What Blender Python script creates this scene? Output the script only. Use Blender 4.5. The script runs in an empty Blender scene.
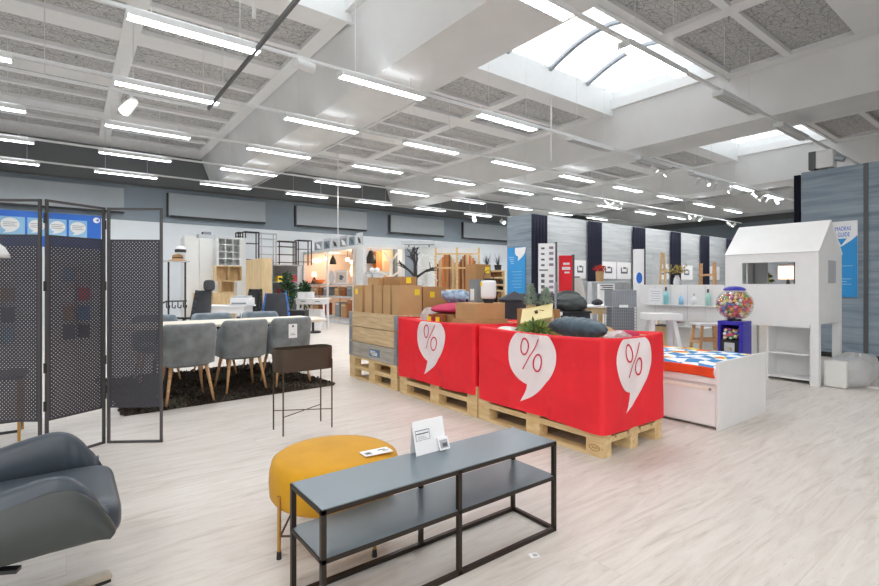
import bpy, bmesh, math, random
from mathutils import Vector as V, Matrix, noise
rnd = random.Random(7)
PI = math.pi; R = math.radians
S = bpy.context.scene; C = S.collection
# ---------------------------------------------------------------- camera frame: X runs along the lamp rows, Y towards the back wall
H = 1.25; F = 490.0; CX = 439.5; CY = 284.0; A = R(52.7)
FX, FY = math.cos(A), math.sin(A)
def ray(u, v):
    a = (u - CX) / F
    return V((FX + FY * a, FY - FX * a, -(v - CY) / F))
def atd(u, v, d): return ray(u, v) * d + V((0, 0, H))
def at(u, v, z=0.0):
    r = ray(u, v); return atd(u, v, (z - H) / r.z)
def onX(u, v, x):
    r = ray(u, v); return atd(u, v, x / r.x)
def onY(u, v, y):
    r = ray(u, v); return atd(u, v, y / r.y)
def px(p):
    d = p[0] * FX + p[1] * FY
    if d < .05: return None
    return (CX + F * (p[0] * FY - p[1] * FX) / d, CY - F * (p[2] - H) / d)

# ---------------------------------------------------------------- materials
def lin(c):
    o = []
    for x in c:
        x /= 255.0
        o.append(x / 12.92 if x <= .04045 else ((x + .055) / 1.055) ** 2.4)
    return (o[0], o[1], o[2], 1)
def base(name):
    m = bpy.data.materials.new(name); m.use_nodes = True
    nt = m.node_tree; b = nt.nodes['Principled BSDF']
    return m, nt, b
def N(nt, t, **kw):
    n = nt.nodes.new(t)
    for k, v in kw.items():
        if k in n.inputs.keys(): n.inputs[k].default_value = v
        else: setattr(n, k, v)
    return n
def coords(nt, scale=(1, 1, 1), rot=(0, 0, 0)):
    tc = N(nt, 'ShaderNodeTexCoord'); mp = N(nt, 'ShaderNodeMapping')
    mp.inputs['Scale'].default_value = scale; mp.inputs['Rotation'].default_value = rot
    nt.links.new(tc.outputs['Object'], mp.inputs['Vector']); return mp.outputs['Vector']
def ramp(nt, fac, stops):
    r = N(nt, 'ShaderNodeValToRGB'); e = r.color_ramp.elements
    while len(e) < len(stops): e.new(.5)
    for i, (p, c) in enumerate(stops): e[i].position = p; e[i].color = c
    nt.links.new(fac, r.inputs['Fac']); return r.outputs['Color']
def M(name, c, rough=.55, metal=0., var=0., vs=6., bump=0., bs=60., spec=None, sheen=0., stretch=(1, 1, 1)):
    """plain painted / cloth / metal surface with a little procedural unevenness"""
    m, nt, b = base(name); L = lin(c)
    b.inputs['Roughness'].default_value = rough; b.inputs['Metallic'].default_value = metal
    if spec is not None: b.inputs['Specular IOR Level'].default_value = spec
    if sheen: b.inputs['Sheen Weight'].default_value = sheen; b.inputs['Sheen Roughness'].default_value = .4
    var = var or .012
    n = N(nt, 'ShaderNodeTexNoise', Scale=vs, Detail=4.); nt.links.new(coords(nt, stretch), n.inputs['Vector'])
    lo = tuple(x * (1 - var * 1.6) for x in L[:3]) + (1,); hi = tuple(min(1, x * (1 + var * 1.6)) for x in L[:3]) + (1,)
    nt.links.new(ramp(nt, n.outputs['Fac'], [(.3, lo), (.7, hi)]), b.inputs['Base Color'])
    if bump:
        n2 = N(nt, 'ShaderNodeTexNoise', Scale=bs, Detail=3.); nt.links.new(coords(nt, stretch), n2.inputs['Vector'])
        bp = N(nt, 'ShaderNodeBump', Strength=bump, Distance=.01)
        nt.links.new(n2.outputs['Fac'], bp.inputs['Height']); nt.links.new(bp.outputs['Normal'], b.inputs['Normal'])
    return m
def wood(name, c1, c2, scale=3., stretch=(1, 12, 12), rough=.55):
    m, nt, b = base(name); b.inputs['Roughness'].default_value = rough
    n = N(nt, 'ShaderNodeTexNoise', Scale=scale, Detail=6., Distortion=.6); nt.links.new(coords(nt, stretch), n.inputs['Vector'])
    nt.links.new(ramp(nt, n.outputs['Fac'], [(.3, lin(c1)), (.7, lin(c2))]), b.inputs['Base Color'])
    return m
def emit(name, c, s):
    m, nt, b = base(name); b.inputs['Base Color'].default_value = lin(c)
    b.inputs['Emission Color'].default_value = lin(c); b.inputs['Emission Strength'].default_value = s
    return m
def glassy(name, tint=(255, 255, 255), gloss=.12, rough=.03, milky=0., milk=(240, 240, 240)):
    m, nt, b = base(name); nt.nodes.remove(b)
    t = N(nt, 'ShaderNodeBsdfTransparent'); t.inputs['Color'].default_value = lin(tint)
    g = N(nt, 'ShaderNodeBsdfGlossy'); g.inputs['Roughness'].default_value = rough
    f = N(nt, 'ShaderNodeLayerWeight', Blend=.12)
    mx = N(nt, 'ShaderNodeMixShader'); ad = N(nt, 'ShaderNodeMath', operation='ADD'); ad.inputs[1].default_value = gloss * .3
    nt.links.new(f.outputs[1], ad.inputs[0]); nt.links.new(ad.outputs[0], mx.inputs[0])
    nt.links.new(t.outputs[0], mx.inputs[1]); nt.links.new(g.outputs[0], mx.inputs[2]); last = mx
    if milky:
        d = N(nt, 'ShaderNodeBsdfTranslucent'); d.inputs['Color'].default_value = lin(milk)
        d2 = N(nt, 'ShaderNodeBsdfDiffuse'); d2.inputs['Color'].default_value = lin(milk)
        m0 = N(nt, 'ShaderNodeMixShader'); m0.inputs[0].default_value = .5
        nt.links.new(d.outputs[0], m0.inputs[1]); nt.links.new(d2.outputs[0], m0.inputs[2])
        m2 = N(nt, 'ShaderNodeMixShader'); m2.inputs[0].default_value = milky
        nt.links.new(mx.outputs[0], m2.inputs[1]); nt.links.new(m0.outputs[0], m2.inputs[2]); last = m2
    nt.links.new(last.outputs[0], nt.nodes['Material Output'].inputs['Surface'])
    return m

def floor_mat():
    m, nt, b = base('pale_oak_planks'); b.inputs['Roughness'].default_value = .38
    b.inputs['Specular IOR Level'].default_value = .35
    v = coords(nt)
    br = N(nt, 'ShaderNodeTexBrick', offset=.37, offset_frequency=2, squash=1.)
    br.inputs['Scale'].default_value = 1.; br.inputs['Brick Width'].default_value = 1.9; br.inputs['Row Height'].default_value = .24
    br.inputs['Mortar Size'].default_value = .0012; br.inputs['Mortar Smooth'].default_value = .6; br.inputs['Bias'].default_value = 0.
    br.inputs['Color1'].default_value = (0, 0, 0, 1); br.inputs['Color2'].default_value = (1, 1, 1, 1); br.inputs['Mortar'].default_value = (.5, .5, .5, 1)
    nt.links.new(v, br.inputs['Vector'])
    # grain: noise stretched along the plank, shifted per plank
    mul = N(nt, 'ShaderNodeVectorMath', operation='MULTIPLY'); mul.inputs[1].default_value = (1.1, 9., 1.)
    nt.links.new(v, mul.inputs[0])
    add = N(nt, 'ShaderNodeVectorMath', operation='ADD'); sc = N(nt, 'ShaderNodeVectorMath', operation='SCALE'); sc.inputs['Scale'].default_value = 9.
    nt.links.new(br.outputs['Color'], sc.inputs[0]); nt.links.new(mul.outputs[0], add.inputs[0]); nt.links.new(sc.outputs[0], add.inputs[1])
    n1 = N(nt, 'ShaderNodeTexNoise', Scale=1.5, Detail=7., Distortion=1.6, Roughness=.62); nt.links.new(add.outputs[0], n1.inputs['Vector'])
    n2 = N(nt, 'ShaderNodeTexNoise', Scale=4.5, Detail=5., Distortion=2.6); nt.links.new(add.outputs[0], n2.inputs['Vector'])
    col = ramp(nt, n1.outputs['Fac'], [(.28, lin((196, 187, 178))), (.43, lin((213, 206, 199))), (.56, lin((221, 215, 209))), (.75, lin((228, 223, 218)))])
    vein = ramp(nt, n2.outputs['Fac'], [(.30, (.78, .74, .70, 1)), (.38, (1, 1, 1, 1))])
    pl = ramp(nt, br.outputs['Color'], [(0., (.95, .945, .94, 1)), (1., (1.0, 1.0, 1.0, 1))])
    mx = N(nt, 'ShaderNodeMix', data_type='RGBA', blend_type='MULTIPLY'); mx.inputs[0].default_value = .55
    nt.links.new(col, mx.inputs[6]); nt.links.new(vein, mx.inputs[7])
    mx2 = N(nt, 'ShaderNodeMix', data_type='RGBA', blend_type='MULTIPLY'); mx2.inputs[0].default_value = 1.
    nt.links.new(mx.outputs[2], mx2.inputs[6]); nt.links.new(pl, mx2.inputs[7])
    mt = ramp(nt, br.outputs['Fac'], [(0., (1, 1, 1, 1)), (1., (.80, .77, .74, 1))])
    mx3 = N(nt, 'ShaderNodeMix', data_type='RGBA', blend_type='MULTIPLY'); mx3.inputs[0].default_value = 1.
    nt.links.new(mx2.outputs[2], mx3.inputs[6]); nt.links.new(mt, mx3.inputs[7])
    nt.links.new(mx3.outputs[2], b.inputs['Base Color'])
    return m
def woodwool_mat():
    m, nt, b = base('wood_wool_board'); b.inputs['Roughness'].default_value = .95
    v = coords(nt, (1, 1, 1))
    nz = N(nt, 'ShaderNodeTexNoise', Scale=2.4, Detail=2.); nt.links.new(v, nz.inputs['Vector'])
    mxv = N(nt, 'ShaderNodeVectorMath', operation='MULTIPLY_ADD'); mxv.inputs[1].default_value = (.35, .35, .1)
    nt.links.new(nz.outputs['Color'], mxv.inputs[0]); nt.links.new(v, mxv.inputs[2])
    outs = []
    for s, st in ((6., (1, 2.2, 1)), (9., (2., 1, 1))):
        mp = N(nt, 'ShaderNodeMapping'); mp.inputs['Scale'].default_value = st; mp.inputs['Rotation'].default_value = (0, 0, .5 * s)
        nt.links.new(mxv.outputs[0], mp.inputs['Vector'])
        vo = N(nt, 'ShaderNodeTexVoronoi', feature='DISTANCE_TO_EDGE', Scale=s); nt.links.new(mp.outputs[0], vo.inputs['Vector'])
        outs.append(ramp(nt, vo.outputs['Distance'], [(0., lin((122, 122, 121))), (.055, lin((190, 190, 189)))]))
    mx = N(nt, 'ShaderNodeMix', data_type='RGBA', blend_type='DARKEN'); mx.inputs[0].default_value = .85
    nt.links.new(outs[0], mx.inputs[6]); nt.links.new(outs[1], mx.inputs[7])
    nt.links.new(mx.outputs[2], b.inputs['Base Color'])
    return m
def backwall_mat():
    """painted in three bands by height: white, blue grey, dark grey"""
    m, nt, b = base('banded_wall_paint'); b.inputs['Roughness'].default_value = .8
    tc = N(nt, 'ShaderNodeTexCoord'); sx = N(nt, 'ShaderNodeSeparateXYZ'); nt.links.new(tc.outputs['Object'], sx.inputs[0])
    mr = N(nt, 'ShaderNodeMapRange'); mr.inputs['From Max'].default_value = 6.; nt.links.new(sx.outputs['Z'], mr.inputs['Value'])
    r = N(nt, 'ShaderNodeValToRGB'); r.color_ramp.interpolation = 'CONSTANT'; e = r.color_ramp.elements
    e[0].position = 0; e[0].color = lin((232, 238, 243)); e[1].position = 3.2 / 6; e[1].color = lin((136, 148, 158))
    x = e.new(4.32 / 6); x.color = lin((108, 112, 114))
    nt.links.new(mr.outputs[0], r.inputs['Fac'])
    w = N(nt, 'ShaderNodeTexNoise', Scale=.8); nt.links.new(tc.outputs['Object'], w.inputs['Vector'])
    mx = N(nt, 'ShaderNodeMix', data_type='RGBA', blend_type='MULTIPLY'); mx.inputs[0].default_value = .04
    nt.links.new(r.outputs['Color'], mx.inputs[6]); nt.links.new(w.outputs['Color'], mx.inputs[7])
    nt.links.new(mx.outputs[2], b.inputs['Base Color']); return m
def cladding_mat(name, axis):
    """blue-grey wood-look boards laid level, streaked along their length"""
    m, nt, b = base(name); b.inputs['Roughness'].default_value = .7
    st = (.5, .5, 7.)
    n = N(nt, 'ShaderNodeTexNoise', Scale=1.6, Detail=6., Distortion=.8); nt.links.new(coords(nt, st), n.inputs['Vector'])
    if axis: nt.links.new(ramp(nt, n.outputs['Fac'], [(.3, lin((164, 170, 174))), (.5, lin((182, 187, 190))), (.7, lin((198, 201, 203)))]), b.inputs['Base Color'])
    else: nt.links.new(ramp(nt, n.outputs['Fac'], [(.3, lin((108, 122, 134))), (.5, lin((132, 146, 158))), (.7, lin((150, 162, 172)))]), b.inputs['Base Color'])
    return m

m_floor = floor_mat(); m_wool = woodwool_mat(); m_back = backwall_mat()
m_clad = cladding_mat('grey_blue_cladding', 0)
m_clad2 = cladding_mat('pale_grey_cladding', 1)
m_ceil = M('ceiling_white_paint', (228, 229, 229), .9, var=.01)
m_beam = M('beam_white_paint', (222, 223, 223), .9, var=.02, vs=1.5)
m_white = M('white_lacquer', (236, 236, 236), .4)
m_whitem = M('white_enamelled_metal', (226, 228, 228), .45)
m_paper = M('white_paper', (244, 244, 246), .6)
m_print = M('dark_grey_print', (96, 98, 106), .7)
m_greyp = M('light_grey_print', (178, 180, 186), .7)
m_black = M('black_powder_coat', (34, 34, 36), .5)
m_track = M('dark_track_metal', (92, 94, 94), .5, .3)
m_bronze = M('bronze_black_metal', (52, 44, 38), .42, .5)
m_brown = M('dark_brown_metal', (76, 62, 49), .5, .3)
m_greytop = M('grey_blue_metal_top', (114, 127, 136), .3, .1, spec=.6)
m_screen = M('perforated_steel', (64, 64, 71), .5, .2)
m_screenf = M('screen_frame_steel', (84, 82, 83), .45, .4)
m_leather = M('dark_blue_grey_leather', (66, 74, 84), .36, bump=.08, bs=220., var=.06)
m_shell = M('grey_green_shell_leather', (58, 63, 62), .42, bump=.06, bs=220., var=.05)
m_chrome = M('brushed_chrome', (214, 204, 188), .38, 1.)
m_gold = M('brushed_gold', (196, 152, 84), .3, .9)
m_mustard = M('mustard_velvet', (208, 152, 20), .8, var=.05, vs=5., bump=.1, bs=200., sheen=.12)
m_velvet = M('grey_velvet', (124, 129, 131), .85, var=.20, vs=7., bump=.1, bs=240., sheen=.4)
m_velvet2 = M('blue_grey_velvet', (128, 140, 150), .85, var=.12, vs=12., sheen=.4)
m_oakleg = wood('oak_leg', (196, 146, 98), (222, 178, 132))
m_oak = wood('oak_veneer', (204, 176, 132), (226, 202, 160), stretch=(8, 8, 1))
m_tabletop = M('pale_oak_table_top', (232, 222, 208), .5)
m_pine = wood('pallet_pine', (206, 172, 118), (234, 208, 160), 4., (6, 1, 6), .75)
m_pined = wood('weathered_pine', (194, 166, 128), (226, 200, 158), 3., (8, 1, 12), .8)
m_pineg = wood('grey_weathered_pine', (150, 148, 142), (196, 186, 170), 3., (8, 1, 12), .8)
m_galv = M('galvanised_steel', (168, 174, 182), .4, .6)
m_red = M('red_polyester', (234, 28, 44), .6, var=.03, vs=3., bump=.3, bs=9.)
m_redg = M('red_print', (206, 34, 62), .6)
m_bubble = M('white_print', (240, 228, 230), .6, bump=.05, bs=26.)
m_card = M('cardboard', (196, 158, 112), .8, var=.05, vs=4.)
m_cardd = M('cardboard_brown', (176, 134, 88), .8, var=.05, vs=4.)
m_yellow = M('yellow_sticker', (246, 216, 46), .6)
m_blue = M('cobalt_blue_sign', (42, 110, 208), .5)
m_sky = M('light_blue_sign', (42, 146, 214), .5)
m_paleblue = M('pale_blue_sign', (150, 200, 232), .5)
m_navy = M('navy_curtain', (30, 32, 52), .9, var=.06, vs=20.)
m_purple = M('violet_blue_plastic', (52, 46, 168), .35)
m_charcoal = M('charcoal_fabric', (58, 60, 66), .85, var=.12, bump=.15, bs=120.)
m_beanbag = M('dark_green_grey_cloth', (70, 76, 76), .7, var=.15, vs=5., bump=.2, bs=30.)
m_slate = M('slate_blue_satin', (70, 88, 100), .5, var=.15, vs=7.)
m_lightgrey = M('light_grey_fabric', (196, 200, 204), .85, var=.05)
m_midgrey = M('mid_grey_fabric', (140, 146, 152), .85, var=.06)
m_greyblu = M('grey_blue_paint', (138, 146, 154), .7)
m_green = M('leaf_green', (58, 92, 52), .6, var=.2)
m_frost = M('frosted_needles', (196, 214, 188), .8, var=.25, vs=40.)
m_magenta = M('magenta_cloth', (186, 44, 84), .8)
m_plastic = glassy('clear_plastic_wrap', (250, 250, 252), .6, .12, .45, (246, 247, 248))
m_glass = glassy('clear_globe', (252, 252, 252), .1)
m_orange = M('orange_lacquer', (222, 128, 62), .6)
m_copper = M('copper_brown', (150, 82, 42), .5)
m_bark = M('dark_branch', (48, 46, 46), .8)
m_wirew = M('white_wire', (224, 224, 224), .5)
m_pane, _nt, _b = base('skylight_acrylic'); _nt.nodes.remove(_b)
_t = N(_nt, 'ShaderNodeBsdfTransparent'); _d = N(_nt, 'ShaderNodeBsdfTranslucent'); _m = N(_nt, 'ShaderNodeMixShader'); _m.inputs[0].default_value = .45
_nt.links.new(_t.outputs[0], _m.inputs[1]); _nt.links.new(_d.outputs[0], _m.inputs[2]); _nt.links.new(_m.outputs[0], _nt.nodes['Material Output'].inputs['Surface'])
m_tube = emit('lit_tube', (252, 254, 255), 36.); m_up = emit('added_ceiling_glow', (250, 253, 255), 2.6)  # m_up: glow added on the housings to brighten the ceiling
m_warm = emit('warm_bulb', (255, 214, 160), 9.)
m_warmshade = emit('warm_lit_shade', (255, 206, 170), 1.6)
m_spot = emit('spot_lens', (255, 250, 240), 3.)
m_off = M('unlit_diffuser', (140, 140, 138), .5)
m_teal = M('teal_bottle', (140, 206, 216), .3)
m_mint = M('mint_bottle', (178, 222, 212), .3)
m_gamblue = M('bright_blue_vinyl', (58, 118, 206), .5)
m_rope = M('rug_pile', (58, 48, 40), .95, var=.3, vs=30.)
m_rope2 = M('rug_pile_grey', (90, 86, 74), .95, var=.3, vs=30.)
m_white_e = M('off_white_cloth', (226, 226, 222), .85, bump=.1, bs=40.)

# ---------------------------------------------------------------- mesh builder
class MB:
    def __init__(s): s.v = []; s.f = []; s.mi = []; s.X = Matrix.Identity(4); s.m = 0
    def add(s, vs, fs, m=None):
        o = len(s.v); s.v += [s.X @ V(p) for p in vs]
        for f in fs: s.f.append([o + i for i in f]); s.mi.append(s.m if m is None else m)
    def box(s, x0, y0, z0, x1, y1, z1, m=None):
        vs = [(x0, y0, z0), (x1, y0, z0), (x1, y1, z0), (x0, y1, z0), (x0, y0, z1), (x1, y0, z1), (x1, y1, z1), (x0, y1, z1)]
        s.add(vs, [(0, 3, 2, 1), (4, 5, 6, 7), (0, 1, 5, 4), (1, 2, 6, 5), (2, 3, 7, 6), (3, 0, 4, 7)], m); return s
    def cb(s, c, d, m=None):
        return s.box(c[0] - d[0] / 2, c[1] - d[1] / 2, c[2] - d[2] / 2, c[0] + d[0] / 2, c[1] + d[1] / 2, c[2] + d[2] / 2, m)
    def cyl(s, p0, p1, r0, r1=None, n=12, m=None):
        p0, p1 = V(p0), V(p1); r1 = r0 if r1 is None else r1
        w = (p1 - p0).normalized(); a = w.orthogonal().normalized(); b = w.cross(a)
        vs = []
        for p, r in ((p0, r0), (p1, r1)):
            for i in range(n):
                t = 2 * PI * i / n; vs.append(p + (a * math.cos(t) + b * math.sin(t)) * r)
        fs = [(i, (i + 1) % n, n + (i + 1) % n, n + i) for i in range(n)]
        fs += [tuple(range(n - 1, -1, -1)), tuple(range(n, 2 * n))]
        s.add(vs, fs, m); return s
    def bar(s, p0, p1, w, h, m=None, up=(0, 0, 1)):
        p0, p1 = V(p0), V(p1); d = (p1 - p0).normalized(); u = V(up)
        if abs(d.dot(u)) > .95: u = V((1, 0, 0))
        a = d.cross(u).normalized() * (w / 2); b = a.cross(d).normalized() * (h / 2)
        vs = [p0 - a - b, p0 + a - b, p0 + a + b, p0 - a + b, p1 - a - b, p1 + a - b, p1 + a + b, p1 - a + b]
        s.add(vs, [(0, 1, 2, 3), (7, 6, 5, 4), (0, 4, 5, 1), (1, 5, 6, 2), (2, 6, 7, 3), (3, 7, 4, 0)], m); return s
    def tube(s, pts, r, n=8, m=None):
        for a, b in zip(pts, pts[1:]): s.cyl(a, b, r, r, n, m)
        return s
    def lathe(s, prof, n=24, c=(0, 0, 0), m=None, sx=1., sy=1.):
        vs = []; k = len(prof)
        for r, z in prof:
            for i in range(n):
                t = 2 * PI * i / n; vs.append((c[0] + r * math.cos(t) * sx, c[1] + r * math.sin(t) * sy, c[2] + z))
        fs = [(j * n + i, j * n + (i + 1) % n, (j + 1) * n + (i + 1) % n, (j + 1) * n + i) for j in range(k - 1) for i in range(n)]
        fs += [tuple(range(n - 1, -1, -1)), tuple(range((k - 1) * n, k * n))]
        s.add(vs, fs, m); return s
    def grid(s, fn, nu, nv, m=None, cu=False, cv=False):
        vs = [fn(i / nu, j / nv) for j in range(nv if cv else nv + 1) for i in range(nu if cu else nu + 1)]
        w = nu if cu else nu + 1; hh = nv if cv else nv + 1
        fs = [(j * w + i, j * w + (i + 1) % w, ((j + 1) % hh) * w + (i + 1) % w, ((j + 1) % hh) * w + i) for j in range(nv) for i in range(nu)]
        s.add(vs, fs, m); return s
    def prism(s, poly, z0, z1, m=None):
        """poly in local XY, extruded along local Z"""
        n = len(poly); vs = [(p[0], p[1], z0) for p in poly] + [(p[0], p[1], z1) for p in poly]
        fs = [tuple(range(n - 1, -1, -1)), tuple(range(n, 2 * n))] + [(i, (i + 1) % n, n + (i + 1) % n, n + i) for i in range(n)]
        s.add(vs, fs, m); return s
    def build(s, name, mats, parent=None, loc=None, rz=0., bevel=0., smooth=False, sub=0, solid=0., seg=2, kind=None, label=None):
        me = bpy.data.meshes.new(name); me.from_pydata(s.v, [], s.f)
        mats = mats if isinstance(mats, (list, tuple)) else [mats]
        for m in mats: me.materials.append(m)
        me.polygons.foreach_set('material_index', s.mi)
        bm = bmesh.new(); bm.from_mesh(me)
        bmesh.ops.recalc_face_normals(bm, faces=bm.faces); bm.to_mesh(me); bm.free()
        o = bpy.data.objects.new(name, me); C.objects.link(o)
        if parent is not None: o.parent = parent
        if loc is not None: o.location = loc
        o.rotation_euler = (0, 0, rz)
        if smooth: me.polygons.foreach_set('use_smooth', [True] * len(me.polygons))
        if solid: d = o.modifiers.new('s', 'SOLIDIFY'); d.thickness = solid; d.offset = 0
        if bevel:
            d = o.modifiers.new('b', 'BEVEL'); d.width = bevel; d.segments = seg; d.limit_method = 'ANGLE'; d.angle_limit = R(40)
        if sub: d = o.modifiers.new('u', 'SUBSURF'); d.levels = sub; d.render_levels = sub
        me.update()
        if kind: o['kind'] = kind
        if label: o['label'] = label
        return o
def tag(o, label, cat, group=None, kind=None):
    o['label'] = label; o['category'] = cat
    if group: o['group'] = group
    if kind: o['kind'] = kind
    return o
def thing(name, label, cat, loc=(0, 0, 0), rz=0., group=None):
    o = bpy.data.objects.new(name, None); C.objects.link(o); o.empty_display_size = .1
    o.location = loc; o.rotation_euler = (0, 0, rz); return tag(o, label, cat, group)
def dup(root, loc, rz=None, label=None, group=None):
    def cp(o, par):
        c = o.copy(); C.objects.link(c)
        if par is not None: c.parent = par
        for ch in list(o.children): cp(ch, c)
        return c
    r = cp(root, None); r.location = loc
    if rz is not None: r.rotation_euler = (0, 0, rz)
    if label: r['label'] = label
    if group: r['group'] = group
    return r
def struct(name, mb, mats, **kw):
    o = mb.build(name, mats, **kw); o['kind'] = 'structure'; return o
def text(s, size, mat, parent, loc, rot, ext=.001, sx=1.):
    cu = bpy.data.curves.new('lettering', 'FONT'); cu.body = s; cu.size = size; cu.align_x = 'CENTER'; cu.align_y = 'CENTER'; cu.extrude = ext
    cu.materials.append(mat); o = bpy.data.objects.new('lettering', cu); C.objects.link(o)
    bpy.context.view_layer.update()
    me = bpy.data.meshes.new_from_object(o.evaluated_get(bpy.context.evaluated_depsgraph_get())); bpy.data.objects.remove(o)
    o = bpy.data.objects.new('lettering', me); C.objects.link(o)
    o.parent = parent; o.location = loc; o.rotation_euler = rot; o.scale = (sx, 1, 1); return o
def B(x0, y0, z0, x1, y1, z1): return MB().box(x0, y0, z0, x1, y1, z1)
def rrect(w, h, r, n=6, cx=0., cy=0.):
    out = []
    for sx, sy, a0 in ((1, 1, 0), (-1, 1, 90), (-1, -1, 180), (1, -1, 270)):
        for i in range(n + 1):
            a = R(a0 + 90 * i / n); out.append((cx + sx * (w / 2 - r) + r * math.cos(a), cy + sy * (h / 2 - r) + r * math.sin(a)))
    return out
# ================================================================ THE SETTING
ZC, ZB, ZL = 5.38, 4.55, 4.25                      # ceiling frames, beam undersides, lamps
YB, XR, XL, YF = 17.8, 27.2, -9.0, -7.0
struct('floor', B(XL, YF, -.2, XR, YB, 0), m_floor)
struct('wall_back', B(XL, YB, 0, XR, YB + .2, 5.7), m_back)
struct('wall_right', B(XR, YF, 0, XR + .2, YB + .2, 5.7), m_back)
struct('wall_left', B(XL - .2, YF, 0, XL, YB + .2, 5.7), m_back)
w = MB()                                            # shop front behind the camera: piers between tall openings
for x in range(-9, 4, 6): w.box(x, YF - .2, 0, x + .7, YF, 4.2)
w.box(3, YF - .2, 0, XR, YF, 4.2)
w.box(XL, YF - .2, 4.2, XR, YF, 5.7); w.box(XL, YF - .2, 0, XR, YF, .3)
struct('wall_front', w, m_white)
BX = [-3.3, 3.9, 11.0, 18.2, 25.4]
for x in BX:
    b = MB(); pr = [(x, ZB), (x + 1.1, ZB), (x + 1.5, 5.6), (x - .4, 5.6)]
    b.add([(p[0], YF, p[1]) for p in pr] + [(p[0], YB - .01, p[1]) for p in pr],
          [(0, 1, 2, 3), (7, 6, 5, 4), (0, 4, 5, 1), (1, 5, 6, 2), (2, 6, 7, 3), (3, 7, 4, 0)])
    struct('beam', b, m_beam)
SY0, SY1 = 4.35, 7.0                                # skylight strip
c = MB(); c.box(XL, YF, 5.5, XR, SY0, 5.72); c.box(XL, SY1, 5.5, XR, YB, 5.72)
for x in BX: c.box(x - .45, SY0, 5.5, x + 1.55, SY1, 5.72)
c.box(XL, SY0, 5.5, -8.6, SY1, 5.72)
struct('ceiling', c, m_ceil)
bays = [(-8.6, -3.65)] + [(BX[i] + 1.45, BX[i + 1] - .35) for i in range(4)]
rows = []
y = 2.28
while y > YF: rows.append(y); y -= 2.43
y = 7.5
while y + 2 < YB: rows.append(y); y += 2.43
for xa, xb in bays:
    g = MB(); fw = .26; nw = 2; pw = ((xb - xa) - fw * (nw + 1)) / nw
    for (ya, yb) in ((YF, SY0 - .02), (SY1 + .02, YB - .02)):
        for k in range(nw + 1):
            x = xa + k * (pw + fw); g.box(x, ya, ZC, x + fw, yb, 5.5, 0)
    ys = sorted(rows)
    edges = [YF]
    for y in ys: edges += [y, y + .9, y + 1.02, y + 1.92]
    edges.append(YB - .02)
    for k in range(0, len(edges) - 1, 2):               # solid bands between the recessed boards
        a, b2 = edges[k], edges[k + 1]
        if b2 <= a: continue
        if a < SY0 < b2: g.box(xa, a, ZC + .004, xb, SY0 - .02, 5.5, 0); g.box(xa, SY1 + .02, ZC + .004, xb, b2, 5.5, 0)
        else: g.box(xa, a, ZC + .004, xb, b2, 5.5, 0)
    for k in range(1, len(edges) - 1, 2):
        g.box(xa, edges[k], 5.462, xb, edges[k + 1], 5.497, 1)
        ym = (edges[k] + edges[k + 1]) / 2; g.box(xa, ym - .006, 5.455, xb, ym + .006, 5.47, 2)
    struct('ceiling_panel', g, [m_ceil, m_wool, m_greyp])
    # skylight: upstand, arched glazing, ribs
    s = MB()
    s.box(xa - .08, SY0 - .02, ZC - .03, xb + .08, SY0 + .04, 5.95); s.box(xa - .08, SY1 - .04, ZC - .03, xb + .08, SY1 + .02, 5.95)
    s.box(xa - .06, SY0 + .04, 5.45, xa + .0, SY1 - .04, 5.95); s.box(xb - .0, SY0 + .04, 5.45, xb + .06, SY1 - .04, 5.95)
    wn = struct('window_%d' % (bays.index((xa, xb)) + 1), s, m_whitem)
    def arch(u, v, xa=xa, xb=xb): return (xa - .04 + (xb - xa + .08) * u, SY0 + .03 + (SY1 - SY0 - .06) * v, 5.9 + .38 * math.sin(PI * v))
    p = MB(); p.grid(arch, 1, 16); p.build('pane', m_pane, wn, smooth=True)
    r = MB(); x = xa + .35
    while x < xb:
        pts = [V((x, SY0 + (SY1 - SY0) * t / 12, 5.86 + .38 * math.sin(PI * t / 12))) for t in range(13)]
        for q0, q1 in zip(pts, pts[1:]): r.bar(q0, q1, .09, .06)
        x += 1.3
    r.build('rib', m_galv, wn)
m_panelg = M('panel_grey', (164, 172, 178), .7)
# long grey acoustic boxes hung along the back wall
pos = ['leftmost, above the folding screen', 'second from the left, above the white shelves', 'third from the left, above the black metal racks',
       'fourth from the left, above the pine lattice rack', 'last on the right, beside the cladded pillar']
for (xa, xb), t in zip(((-1.7, 1.4), (2.6, 5.65), (6.8, 9.73), (10.88, 13.7), (14.9, 17.9)), pos):
    b = MB(); b.box(xa, YB - .16, 3.45, xb, YB - .02, 4.16)
    o = b.build('wall_panel', m_panelg, bevel=.01); tag(o, 'long grey box panel high on back wall, ' + t, 'wall panel', 'grey panels on the back wall')
    f = MB(); f.box(xa + .05, YB - .16, 3.40, xb, YB - .02, 3.45); f.box(xa - .05, YB - .12, 3.40, xa, YB - .02, 4.16); f.build('painted_shade_strip', m_black, o)  # black strips stand in for shade at the left side and underside
struct('trim_1', B(XL, YB - .05, 4.30, XR, YB, 4.36), m_track)

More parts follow.
